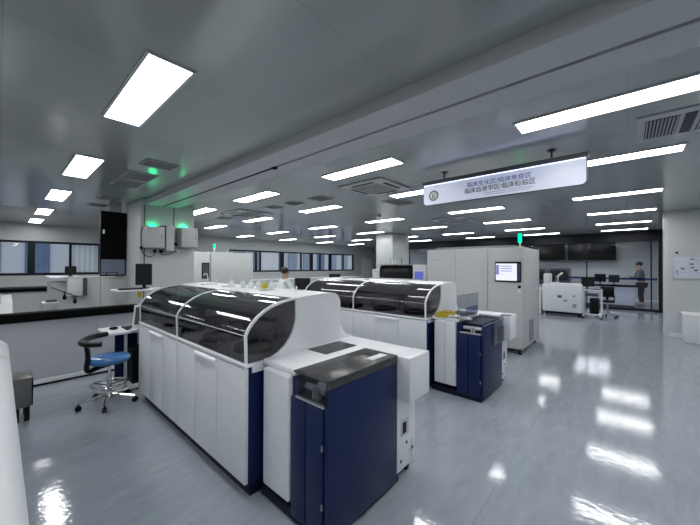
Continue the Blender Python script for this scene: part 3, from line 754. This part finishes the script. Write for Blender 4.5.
# boom arm with hanging pendants
t = thing('boom_arm', 'thin dark arm with two hanging black grips at the left analyzer', 'arm', (.95, 8.0, 1.0))
MB().tube([(.66, 8.04, 1.16), (.78, 7.7, 1.10), (.97, 7.5, 1.00)], .012, 6).build('arm', 'dark_grey', t)
for (x, y, z) in ((.80, 7.66, 1.0), (.93, 7.54, .93)):
    MB().lathe((x, y, z-.05), [(.008, 0), (.028, .015), (.03, .05), (.012, .10), (.006, .16)], 12).build('grip', 'black', t)
t = thing('side_table', 'small white table with dark device left of the floor analyzer', 'table', (.6, 7.7, 0))
MB().box(.50, .72, 7.60, 7.84, .90, .93, .005).build('tabletop', 'white', t)
for (x, y) in ((.51, 7.61), (.69, 7.61), (.51, 7.81), (.69, 7.81)): MB().box(x, x+.02, y, y+.02, 0, .90).build('leg', 'light_grey', t)
o = MB().box(.55, .70, 7.63, 7.76, .931, .955, .008).build('keyboard', 'black'); tag(o, 'small black keyboard on the little white table', 'keyboard')
t = thing('lab_stool', 'round black lab stool behind the low partition', 'stool', (.42, 7.3, 0))
MB().lathe((.42, 7.3, .72), [(.15, 0), (.17, .012), (.17, .035), (.14, .05)], 24).build('seat', 'black', t)
MB().cyl((.42, 7.3, .15), (.42, 7.3, .72), .02).build('post', 'steel', t)
MB().box(.47, .55, 7.27, 7.33, .67, .70).build('lever', 'black', t)
for k in range(5):
    a = R(72*k+20); MB().cyl((.42, 7.3, .12), (.42+.25*math.cos(a), 7.3+.25*math.sin(a), .06), .018).cyl((.42+.25*math.cos(a), 7.3+.25*math.sin(a), 0), (.42+.25*math.cos(a), 7.3+.25*math.sin(a), .06), .02).build('leg', 'steel', t)
t = thing('benchtop_device', 'pale slope-topped analyzer at the left edge behind the partition', 'laboratory analyzer', (-.2, 7, 0))
MB().prism([(6.7, 0), (6.7, .88), (6.85, 1.02), (7.5, 1.10), (7.5, 0)], 'x', -.9, .14).build('body', 'white', t)
MB().box(-.9, .135, 6.69, 6.70, .45, .46).build('front_seam', 'grey', t)
MB().prism([(6.84, 1.012), (6.88, 1.05), (7.4, 1.12), (7.4, 1.09)], 'x', -.7, .03).build('lid', 'light_grey', t)

# ------------------------------------------------------------------ workstation at the left end of the near analyzer
t = thing('computer_cart', 'white two-tier computer desk at the left end of the near analyzer', 'desk', (1.3, 4.9, 0))
MB().box(.86, 1.50, 4.66, 5.16, .735, .765, .006).build('low_shelf', 'white_top', t)
MB().box(1.02, 1.60, 4.95, 5.30, 1.235, 1.26, .006).build('high_shelf', 'white_top', t)
MB().box(1.30, 1.34, 5.12, 5.16, 0, 1.235).build('post', 'light_grey', t)
MB().box(1.295, 1.345, 5.10, 5.165, 1.14, 1.225, .006).build('collar', 'yellow', t, 'yellow collar under the upper shelf')
MB().box(1.04, 1.12, 5.12, 5.138, .05, .735).build('side_panel', 'navy', t)
MB().box(1.06, 1.09, 4.73, 4.76, .05, .735).build('leg', 'light_grey', t)
MB().box(1.46, 1.49, 4.73, 4.76, .05, .735).build('leg', 'light_grey', t)
MB().box(1.10, 1.50, 5.14, 5.16, .04, .70).build('back_panel', 'navy_dark', t)
MB().box(.90, 1.50, 4.70, 5.16, .02, .05, .004).build('base_rail', 'lab_plastic', t)
for (x, y) in ((.93, 4.75), (1.45, 4.75), (1.2, 5.12)): MB().cyl((x, y, 0), (x, y, .022), .02).build('foot', 'black', t)
o = MB().box(1.16, 1.42, 4.80, 5.08, .052, .50, .01).build('computer_tower', 'black'); tag(o, 'black computer tower under the low white shelf', 'computer')
o = MB().box(1.08, 1.28, 4.74, 5.0, .766, .782, .005).build('keyboard', 'black'); tag(o, 'black keyboard on the low shelf behind the blue stool', 'keyboard')
o = MB().ball((.98, 4.9, .786), .05, (1.0, .7, .4)).build('computer_mouse', 'black'); tag(o, 'black mouse on the low white shelf', 'mouse')
o = MB().box(1.05, 1.32, 4.97, 5.09, 1.261, 1.277, .005).build('keyboard', 'black'); tag(o, 'black keyboard on the upper white shelf', 'keyboard')
monitor(1.36, 5.10, 1.262, .20, .30, R(-30), 'black monitor on the upper shelf, seen from behind left', 'tray_dark', stand=.05)
t = thing('tilted_screen', 'white framed tilted screen at the analyzer end', 'screen', (1.2, 4.6, .77))
mx = Matrix.Translation((1.20, 4.60, .79)) @ Matrix.Rotation(R(-35), 4, 'Z') @ Matrix.Rotation(R(-14), 4, 'X')
MB(mat=mx).box(-.10, .10, -.012, .012, 0, .30, .008).build('frame', 'lab_plastic', t)
MB(mat=mx).box(-.075, .075, -.016, -.012, .05, .27).build('display', 'dark_grey', t)
MB().box(1.10, 1.34, 4.60, 4.70, .766, .79, .006).build('base', 'lab_plastic', t)

# ------------------------------------------------------------------ blue stool
cx, cy = .86, 4.47
t = thing('lab_stool', 'blue round stool with black curved armrest and chrome star base', 'stool', (cx, cy, 0))
MB().lathe((cx, cy, 0), [(.10, .47), (.175, .475), (.193, .49), (.20, .515), (.193, .535), (.17, .549), (.09, .555)], 40).build('seat', 'blue_seat', t, ang=60)
MB().box(cx-.11, cx+.11, cy-.08, cy+.08, .447, .472, .006).build('seat_plate', 'black', t)
MB().cyl((cx, cy, .25), (cx, cy, .45), .014).cyl((cx, cy, .10), (cx, cy, .33), .026).build('gas_post', 'chrome', t)
MB().tube([(cx+.17*math.cos(R(a)), cy+.17*math.sin(R(a)), .23) for a in range(0, 361, 15)], .009, 8).build('foot_ring', 'chrome', t)
for k in range(3):
    a = R(120*k+15); MB().cyl((cx+.02*math.cos(a), cy+.02*math.sin(a), .21), (cx+.17*math.cos(a), cy+.17*math.sin(a), .23), .006).build('ring_spoke', 'black', t)
MB().lathe((cx, cy, .07), [(.045, 0), (.05, .03), (.035, .07)], 20).build('hub', 'steel', t)
for k in range(5):
    a = R(72*k+35); ca, sa = math.cos(a), math.sin(a); ex, ey = cx+.27*ca, cy+.27*sa
    lg = MB().tube([(cx+.03*ca, cy+.03*sa, .115), (cx+.12*ca, cy+.12*sa, .10), (ex, ey, .075)], .018, 8, flat=(.02, .014)).build('leg', 'chrome', t)
    MB().cyl((ex-.018*sa, ey+.018*ca, .028), (ex-.006*sa, ey+.006*ca, .028), .028).cyl((ex+.006*sa, ey-.006*ca, .028), (ex+.018*sa, ey-.018*ca, .028), .028).cyl((ex, ey, .028), (ex, ey, .078), .009).build('caster', 'black', lg)
MB().tube([(cx-.02, cy-.02, .455), (.72, 4.42, .44), (.66, 4.40, .42), (.64, 4.40, .46), (.66, 4.42, .56), (.645, 4.38, .68), (.62, 4.33, .765)], .02, 8, flat=(.036, .024), smooth=2).build('arm_post', 'black', t)
MB().tube([(.83, 4.47, .80), (.74, 4.44, .80), (.655, 4.37, .80), (.59, 4.26, .795), (.575, 4.16, .79), (.61, 4.08, .785), (.67, 4.03, .785), (.71, 4.02, .785)], .026, 10, flat=(.04, .028), smooth=2).build('armrest', 'black', t, 'curved black padded armrest')

# ------------------------------------------------------------------ left edge: near white analyzer and metal bin
prof = [(-.75, 0), (-.75, .92), (-.05, .92)] + [(-.05+.10*math.sin(R(a)), .82+.10*math.cos(R(a))) for a in (15, 30, 45, 60, 75, 90)] + [(.05, .62), (.035, .60), (.035, 0)]
prof = [(x+.018, z) for x, z in prof]
t = thing('floor_analyzer', 'white round-edged analyzer filling the left edge of the photo', 'laboratory analyzer', (-.3, 2.5, 0))
MB().prism(prof, 'y', 1.24, 3.50).build('body', 'white', t, ang=25)
MB().prism(prof, 'y', 3.522, 4.25).build('end_module', 'white', t, ang=25)
MB().prism([(x*.985-.004, z*.985) for x, z in prof], 'y', 3.49, 3.53).build('joint', 'dark_grey', t)
t = thing('metal_bin', 'small grey metal box on feet at the foot of the partition', 'box', (.13, 4.75, 0))
MB().box(.10, .235, 4.55, 4.85, .15, .43, .006).build('body', 'bin_grey', t)
MB().box(.095, .24, 4.545, 4.855, .43, .445, .003).build('lid', 'bin_grey', t)
MB().box(.236, .247, 4.56, 4.84, .16, .43).build('dark_edge', 'black', t)
for (x, y) in ((.13, 4.6), (.205, 4.6), (.13, 4.8), (.205, 4.8)): MB().box(x-.02, x+.02, y-.02, y+.02, 0, .15).build('foot', 'black', t)

# ------------------------------------------------------------------ right wall
t = thing('whiteboard', 'whiteboard with handwriting and magnets on the right wall', 'whiteboard', (10.2, -1.2, 1.33))
MB().box(10.195, 10.219, -2.4, -.77, 1.33, 1.83, .004).build('frame', 'light_grey', t)
MB().box(10.191, 10.196, -2.385, -.785, 1.345, 1.815).build('surface', 'board', t)
ins = [(-.92, 1.56, .05), (-.83, 1.50, .04), (-.84, 1.43, .03), (-1.07, 1.77, .05), (-1.06, 1.66, .05), (-1.07, 1.58, .05), (-1.12, 1.52, .05)]
for i, (y, z, s_) in enumerate(ins):
    MB().box(10.188, 10.191, y-s_/2, y+s_/2, z-.014, z+.014).build('mark', 'red_mark' if i in (3, 4, 5) else 'ink_dark' if i in (0, 6) else 'ink', t)
gm = MB()
for k, (y0, y1, z) in enumerate(((-1.0, -.95, 1.55), (-1.5, -1.1, 1.55), (-.90, -.82, 1.70), (-.98, -.80, 1.47), (-1.4, -1.15, 1.47), (-1.45, -1.1, 1.73))): gm.box(10.189, 10.191, y0, y1, z-.003, z+.003)
gm.box(10.189, 10.191, -1.023, -1.019, 1.37, 1.79)
gm.build('lettering', 'ink', t)
o = MB().lathe((10.19, -.83, 1.90), [(.012, 0), (.022, .01), (.022, .03), (.012, .04)], 12).box(10.19, 10.22, -.84, -.82, 1.91, 1.93).build('wall_hook', 'black'); tag(o, 'black round hook on the wall above the whiteboard', 'hook')
t = thing('storage_cabinet', 'low white cabinet standing against the right wall under the whiteboard', 'cabinet', (9.9, -1.5, 0))
MB().box(9.62, 10.19, -2.3, -.90, 0, .56, .01).build('body', 'white', t)
MB().box(9.60, 10.195, -2.32, -.88, .56, .60, .012).build('top', 'white_top', t)
for a in (-2.28, -1.6): MB().box(9.605, 9.622, a, a+.67, .05, .55, .004).build('door', 'white', t)

# ------------------------------------------------------------------ white analyzer and trolley before the glass room
t = thing('floor_analyzer', 'white floor analyzer with ports in front of the glass room', 'laboratory analyzer', (12.3, 1.6, 0))
t['category'] = 'laboratory analyzer'
MB().box(12.0, 12.9, 1.05, 2.12, .14, 1.03, .012).build('body', 'white', t)
MB().box(11.99, 12.0, 1.07, 1.95, .16, .98, .004).build('front_panel', 'white', t)
pt = MB().box(11.978, 11.99, 1.58, 1.70, .58, .68, .004).build('port_frame', 'grey', t)
MB().box(11.974, 11.98, 1.60, 1.68, .60, .66).build('port', 'dark_grey', pt)
MB().box(11.978, 11.99, 1.44, 1.53, .49, .53, .004).build('port_slot', 'dark_grey', t)
MB().cyl((11.975, 1.26, .66), (11.99, 1.26, .66), .035).box(11.978, 11.99, 1.20, 1.30, .3, .42, .004).build('connector', 'grey', t)
for (x, y) in ((12.1, 1.15), (12.1, 2.0), (12.8, 1.15), (12.8, 2.0)): MB().cyl((x, y, 0), (x, y, .15), .03).build('foot', 'black', t)
MB().box(12.05, 12.85, 1.1, 2.05, .06, .14).build('underside', 'black', t)
t = thing('drawer_unit', 'white drawer unit beside the tall control cabinet, far right', 'drawer unit', (12.2, 2.4, 0))
MB().box(12.0, 12.6, 2.16, 2.62, 0, .86, .01).build('body', 'white', t)
for z in (.06, .33, .60): MB().box(11.985, 12.0, 2.18, 2.60, z, z+.24, .004).build('drawer', 'white_top', t)
t = thing('benchtop_device', 'white rounded device on the far white floor analyzer', 'device', (12.3, 2.0, 1.03))
MB().box(12.1, 12.6, 1.93, 2.11, 1.03, 1.36, .05, 4).build('body', 'white', t)
MB().box(12.2, 12.5, 1.97, 2.08, 1.36, 1.48, .02).build('head', 'dark_grey', t)
t = thing('microscope', 'white microscope on the far white floor analyzer', 'microscope', (12.3, 1.75, 1.03))
MB().box(12.15, 12.45, 1.68, 1.84, 1.03, 1.08, .012).build('base', 'lab_plastic', t)
MB().box(12.33, 12.41, 1.72, 1.80, 1.08, 1.26, .012).build('column', 'lab_plastic', t)
MB().tube([(12.37, 1.76, 1.22), (12.28, 1.70, 1.30), (12.22, 1.60, 1.38)], .03, 8).build('eyepiece', 'lab_plastic', t)
MB().cyl((12.25, 1.76, 1.12), (12.25, 1.76, 1.24), .022).build('objective', 'dark_grey', t)
MB().box(12.18, 12.34, 1.70, 1.82, 1.10, 1.115).build('stage', 'dark_grey', t)
t = thing('trolley', 'white trolley with open frame beside the far floor analyzer', 'trolley', (12.2, .83, 0))
MB().box(12.0, 12.5, .58, 1.04, .86, .89, .005).build('top', 'white', t)
MB().box(12.0, 12.5, .60, 1.03, .12, .145, .004).build('shelf', 'white', t)
for (x, y) in ((12.0, .58), (12.47, .58), (12.0, 1.01), (12.47, 1.01)):
    l = MB().box(x, x+.03, y, y+.03, .06, .86).build('leg', 'white', t)
    MB().cyl((x+.015, y, .03), (x+.015, y+.03, .03), .03).build('caster', 'black', l)
o = MB().box(12.06, 12.4, .66, .88, .146, .62, .01).build('computer_tower', 'black'); tag(o, 'black computer tower inside the white trolley', 'computer')
o = MB().box(12.1, 12.4, .68, .98, .68, .76, .01).build('printer', 'dark_grey'); tag(o, 'dark printer hung under the trolley top', 'printer')
monitor(12.2, .93, .89, .36, .30, R(-60), 'black monitor on the white trolley before the glass room', stand=.08)
o = MB().box(12.03, 12.15, .62, .86, .891, .91, .004).build('keyboard', 'black'); tag(o, 'black keyboard on the white trolley top', 'keyboard')
t = thing('office_chair', 'black office chair on casters right of the white trolley', 'chair', (12.75, .46, 0))
MB().box(12.60, 12.95, .30, .68, .47, .53, .02).build('seat', 'black', t)
MB().box(12.9, 12.95, .32, .66, .62, .95, .02).box(12.92, 12.95, .46, .52, .45, .7).build('backrest', 'black', t)
MB().cyl((12.75, .48, .1), (12.75, .48, .47), .022).build('gas_post', 'steel', t)
MB().box(12.64, 12.85, .30, .34, .68, .71, .01).box(12.70, 12.74, .30, .33, .5, .69).build('armrest', 'black', t)
for k in range(5):
    a = R(72*k+10); ex, ey = 12.75+.27*math.cos(a), .48+.27*math.sin(a)
    l = MB().cyl((12.75, .48, .11), (ex, ey, .075), .016).build('leg', 'steel', t)
    MB().cyl((ex-.012, ey, .032), (ex+.012, ey, .032), .032).cyl((ex, ey, .032), (ex, ey, .075), .008).build('caster', 'black', l)

# ------------------------------------------------------------------ inside the glass room
t = thing('lab_counter', 'white counter with black top inside the glass room', 'counter', (16.7, 2, 0))
for k in range(7):
    a = -.2+k*.78
    MB().box(16.32, 16.9, a+.003, a+.775, .08, .80, .004).build('cabinet', 'white', t)
MB().box(16.34, 16.9, -.18, 5.26, 0, .08).build('kick_board', 'dark_grey', t)
MB().box(16.27, 16.92, -.24, 5.3, .80, .86, .006).build('worktop', 'black', t)
for i, (y, wd, hh) in enumerate(((.86, .38, .33), (.42, .34, .30), (2.2, .5, .38), (2.75, .55, .40))):
    monitor(16.6, y, .86, wd, hh, R(-90), ['left black monitor of the pair nearest the standing worker', 'right black monitor nearest the standing worker', 'black monitor in the middle of the glass room counter', 'black monitor at the left of the glass room counter'][i], group='monitors on the glass room counter')
t = thing('wall_cabinet', 'wide dark wall cabinet high on the glass room back wall', 'wall cabinet', (19.3, 1.4, 2), 'dark wall cabinets in the glass room')
MB().box(19.2, 19.6, .42, 2.28, 1.92, 2.75, .01).build('body', 'frame_dark', t)
for a in (.43, 1.36): MB().box(19.18, 19.2, a, a+.91, 1.93, 2.74, .004).build('door', 'black', t)
t = thing('wall_cabinet', 'dark wall cabinet left of the wide one in the glass room', 'wall cabinet', (19.3, 3.2, 2), 'dark wall cabinets in the glass room')
MB().box(19.2, 19.6, 2.42, 4.3, 1.92, 2.75, .01).build('body', 'frame_dark', t)
for a in (2.43, 3.37): MB().box(19.18, 19.2, a, a+.92, 1.93, 2.74, .004).build('door', 'black', t)
t = thing('equipment_rack', 'dark grey instrument on the far left of the glass room counter', 'device', (18.6, 2.6, 0))
MB().box(18.2, 18.9, 2.1, 3.5, 0, 1.5, .02).build('body', 'dark_grey', t)
MB().box(18.18, 18.2, 2.2, 3.4, .9, 1.4, .01).build('front', 'black', t)

# ------------------------------------------------------------------ people
def skin_body(name, joints, edges_, radii, mat, parent, org, sub=1):
    me = bpy.data.meshes.new(name); me.from_pydata([Vector(j)+Vector(org)-ORG[parent.name] if parent else j for j in joints], edges_, [])
    o = bpy.data.objects.new(name, me); C.objects.link(o)
    if parent: o.parent = parent
    sk = o.modifiers.new('skin', 'SKIN'); 
    for i, r in enumerate(radii):
        v = me.skin_vertices[0].data[i] if me.skin_vertices else None
        if v: v.radius = r if isinstance(r, tuple) else (r, r)
    if me.skin_vertices: me.skin_vertices[0].data[0].use_root = True
    sk.use_smooth_shade = True
    ss = o.modifiers.new('subsurf', 'SUBSURF'); ss.levels = sub; ss.render_levels = sub
    me.materials.append(M[mat]); ORG[o.name] = ORG[parent.name] if parent else Vector((0, 0, 0))
    return o
def person(loc, rz, label, seated, top_mat, top_name, reach, cap=False):
    """local frame: faces +x, y to the left"""
    t = thing('person', label, 'person', loc)
    Rz = Matrix.Rotation(rz, 3, 'Z')
    hip = .68 if seated else .93
    sh_ = hip+.48; lean = .20 if seated else .06
    J = []; E = []; rad = []
    def add(p, r, par=None):
        J.append(tuple(Rz @ Vector(p))); rad.append(r)
        if par is not None: E.append((par, len(J)-1))
        return len(J)-1
    pel = add((0, 0, hip), (.15, .11)); wst = add((.02, 0, hip+.2), (.125, .095), pel); chest = add((lean*.6, 0, hip+.38), (.155, .11), wst)
    nb = add((lean, 0, sh_+.03), (.07, .065), chest); nk = add((lean+.02, 0, sh_+.10), (.05, .05), nb)
    hd = add((lean+.035, 0, sh_+.20), (.085, .10), nk); ht = add((lean+.03, 0, sh_+.29), (.075, .085), hd)
    arms = []
    for s in (1, -1):
        s0 = add((lean, s*.17, sh_-.02), .06, nb)
        el = add((lean+.10, s*.23, sh_-.27), .043, s0)
        wr = add((lean+reach, s*.14, sh_-.36+.1*(not seated)), .028, el)
        pm = add((lean+reach+.07, s*.12, sh_-.37+.1*(not seated)), (.036, .02), wr)
        for q, (dy, ln) in enumerate(((-.03, .06), (-.01, .075), (.01, .08), (.03, .07))):
            f1 = add((lean+reach+.10, s*.12+dy, sh_-.375+.1*(not seated)), .009, pm); add((lean+reach+.10+ln*.6, s*.12+dy, sh_-.40+.1*(not seated)), .008, f1)
        th = add((lean+reach+.05, s*.12-s*.045, sh_-.375+.1*(not seated)), .010, pm); add((lean+reach+.085, s*.12-s*.06, sh_-.39+.1*(not seated)), .009, th)
        arms.append((s0, el, wr))
    legs = []
    for s in (1, -1):
        h0 = add((0, s*.09, hip-.06), .085, pel)
        if seated: kn = add((.40, s*.11, hip-.05), .062, h0); an_ = add((.36, s*.11, .09), .04, kn)
        else: kn = add((.03, s*.10, .49), .06, h0); an_ = add((-.01, s*.10, .09), .04, kn)
        add((J and (.14+(.36 if seated else 0)), s*.11, .045), (.04, .032), an_)
        legs.append((h0, kn, an_))
    skin_body('body', J, E, rad, 'skin', t, loc, 2)
    # top garment
    idx = [pel, wst, chest, nb]; m_ = {}; J2 = []; E2 = []; r2 = []
    def a2(i, extra, par=None, tt=None):
        p = J[i] if tt is None else tuple(Vector(J[tt])*.15+Vector(J[i])*.85)
        J2.append(p); r = rad[i]; r2.append(tuple(c+extra for c in r) if isinstance(r, tuple) else (r+extra, r+extra))
        if par is not None: E2.append((par, len(J2)-1))
        return len(J2)-1
    p0 = a2(pel, .03); p1 = a2(wst, .03, p0); p2 = a2(chest, .025, p1); p3 = a2(nb, .02, p2)
    for (s0, el, wr) in arms:
        q0 = a2(s0, .022, p3); q1 = a2(el, .02, q0); a2(wr, .02, q1, el)
    skin_body(top_name, J2, E2, r2, top_mat, t, loc, 2)
    J2 = []; E2 = []; r2 = []; p0 = a2(pel, .012)
    for (h0, kn, an_) in legs:
        q0 = a2(h0, .02, p0); q1 = a2(kn, .02, q0); a2(an_, .025, q1, kn)
    skin_body('trousers', J2, E2, r2, 'trousers', t, loc, 2)
    # hair, face
    hc = Rz @ Vector((lean+.02, 0, sh_+.25)) + Vector(loc)
    mxh = Matrix.Translation(hc) @ Matrix.Rotation(rz, 4, 'Z')
    MB(mat=mxh).ball((-.015, 0, .045), .11, (1.0, .88, .85), 20).build('hair' if not cap else 'hair', 'hair', t)
    MB(mat=mxh).ball((.115, 0, -.03), .018, (1, .7, 1.2), 10).build('nose', 'skin', t)
    for s in (1, -1): MB(mat=mxh).ball((.095, s*.032, -.005), .012, n=10).build('eye', 'hair', t)
    MB(mat=mxh).ball((.10, 0, -.07), .02, (.5, 1.1, .3), 10).build('mouth', 'red_mark', t)
    for s in (1, -1): MB(mat=mxh).ball((0, s*.088, -.02), .025, (.6, .4, 1.1), 10).build('ear', 'skin', t)
    for s in (1, -1):
        x0 = .36 if seated else -.01
        mxf = Matrix.Translation(Vector(loc)) @ Matrix.Rotation(rz, 4, 'Z')
        MB(mat=mxf).box(x0-.06, x0+.20, s*.11-.045, s*.11+.045, 0, .085, .03, 3).build('shoe', 'shoe', t)
    return t
person((17.4, -.42, 0), R(100), 'standing worker in dark grey clothes behind the glass', False, 'scrub', 'tunic', .38)
person((4.78, 6.72, 0), R(0), 'seated worker in white coat bending over a desk, left of centre', True, 'coat', 'lab_coat', .30)
t = thing('lab_stool', 'low grey stool under the seated worker', 'stool', (4.76, 6.72, 0))
MB().lathe((4.76, 6.72, .45), [(.15, 0), (.18, .01), (.18, .04), (.15, .05)], 20).build('seat', 'grey', t)
MB().cyl((4.76, 6.72, .03), (4.76, 6.72, .46), .025).build('post', 'steel', t)
MB().lathe((4.76, 6.72, 0), [(.2, 0), (.2, .015), (.05, .035)], 20).build('base', 'steel', t)
t = thing('desk', 'white desk in front of the seated worker', 'desk', (5.6, 6.7, 0), 'white desks in the middle distance')
MB().box(5.12, 6.0, 6.25, 7.3, .86, .89, .006).build('tabletop', 'white_top', t)
for y in (6.27, 7.23): MB().box(5.5, 5.95, y, y+.04, 0, .86).build('side_panel', 'white', t)
monitor(5.50, 6.62, .89, .42, .32, R(-35), 'black monitor facing the seated worker', stand=.04)
# desks in the middle distance
t = thing('desk', 'long white desk with a centrifuge behind the seated worker', 'desk', (6.3, 8.2, 0), 'white desks in the middle distance')
MB().box(5.0, 7.3, 7.95, 8.62, .76, .80, .006).build('tabletop', 'white_top', t)
for x in (5.02, 7.22): MB().box(x, x+.05, 8.0, 8.6, 0, .76).build('side_panel', 'white', t)
MB().box(5.07, 7.22, 8.02, 8.04, .35, .76).build('front_panel', 'white', t)
t = thing('benchtop_device', 'white rounded centrifuge on the long desk behind the seated worker', 'centrifuge', (5.75, 8.2, .8))
MB().lathe((5.82, 8.35, .80), [(.22, 0), (.23, .02), (.22, .20), (.15, .24), (.05, .25)], 24).build('body', 'lab_plastic', t)
MB().box(5.74, 5.9, 8.11, 8.14, .84, .92, .004).build('control_panel', 'grey', t)
t = thing('desk', 'white desk further right under a black monitor', 'desk', (8.4, 8.4, 0), 'white desks in the middle distance')
MB().box(7.6, 9.4, 8.0, 8.6, .76, .80, .006).build('tabletop', 'white_top', t)
for x in (7.62, 9.33): MB().box(x, x+.05, 8.05, 8.55, 0, .76).build('side_panel', 'white', t)
monitor(8.26, 8.1, .80, .56, .36, 0, 'black monitor peeking above the second analyzer', stand=.12)
t = thing('lab_bench', 'white lab bench under the far windows', 'bench', (10, 13, 0))
MB().box(5.5, 16, 12.9, 13.6, 0, .86).build('cabinet', 'analyzer_grey', t)
MB().box(5.45, 16.05, 12.87, 13.65, .86, .90, .006).build('worktop', 'white_top', t)
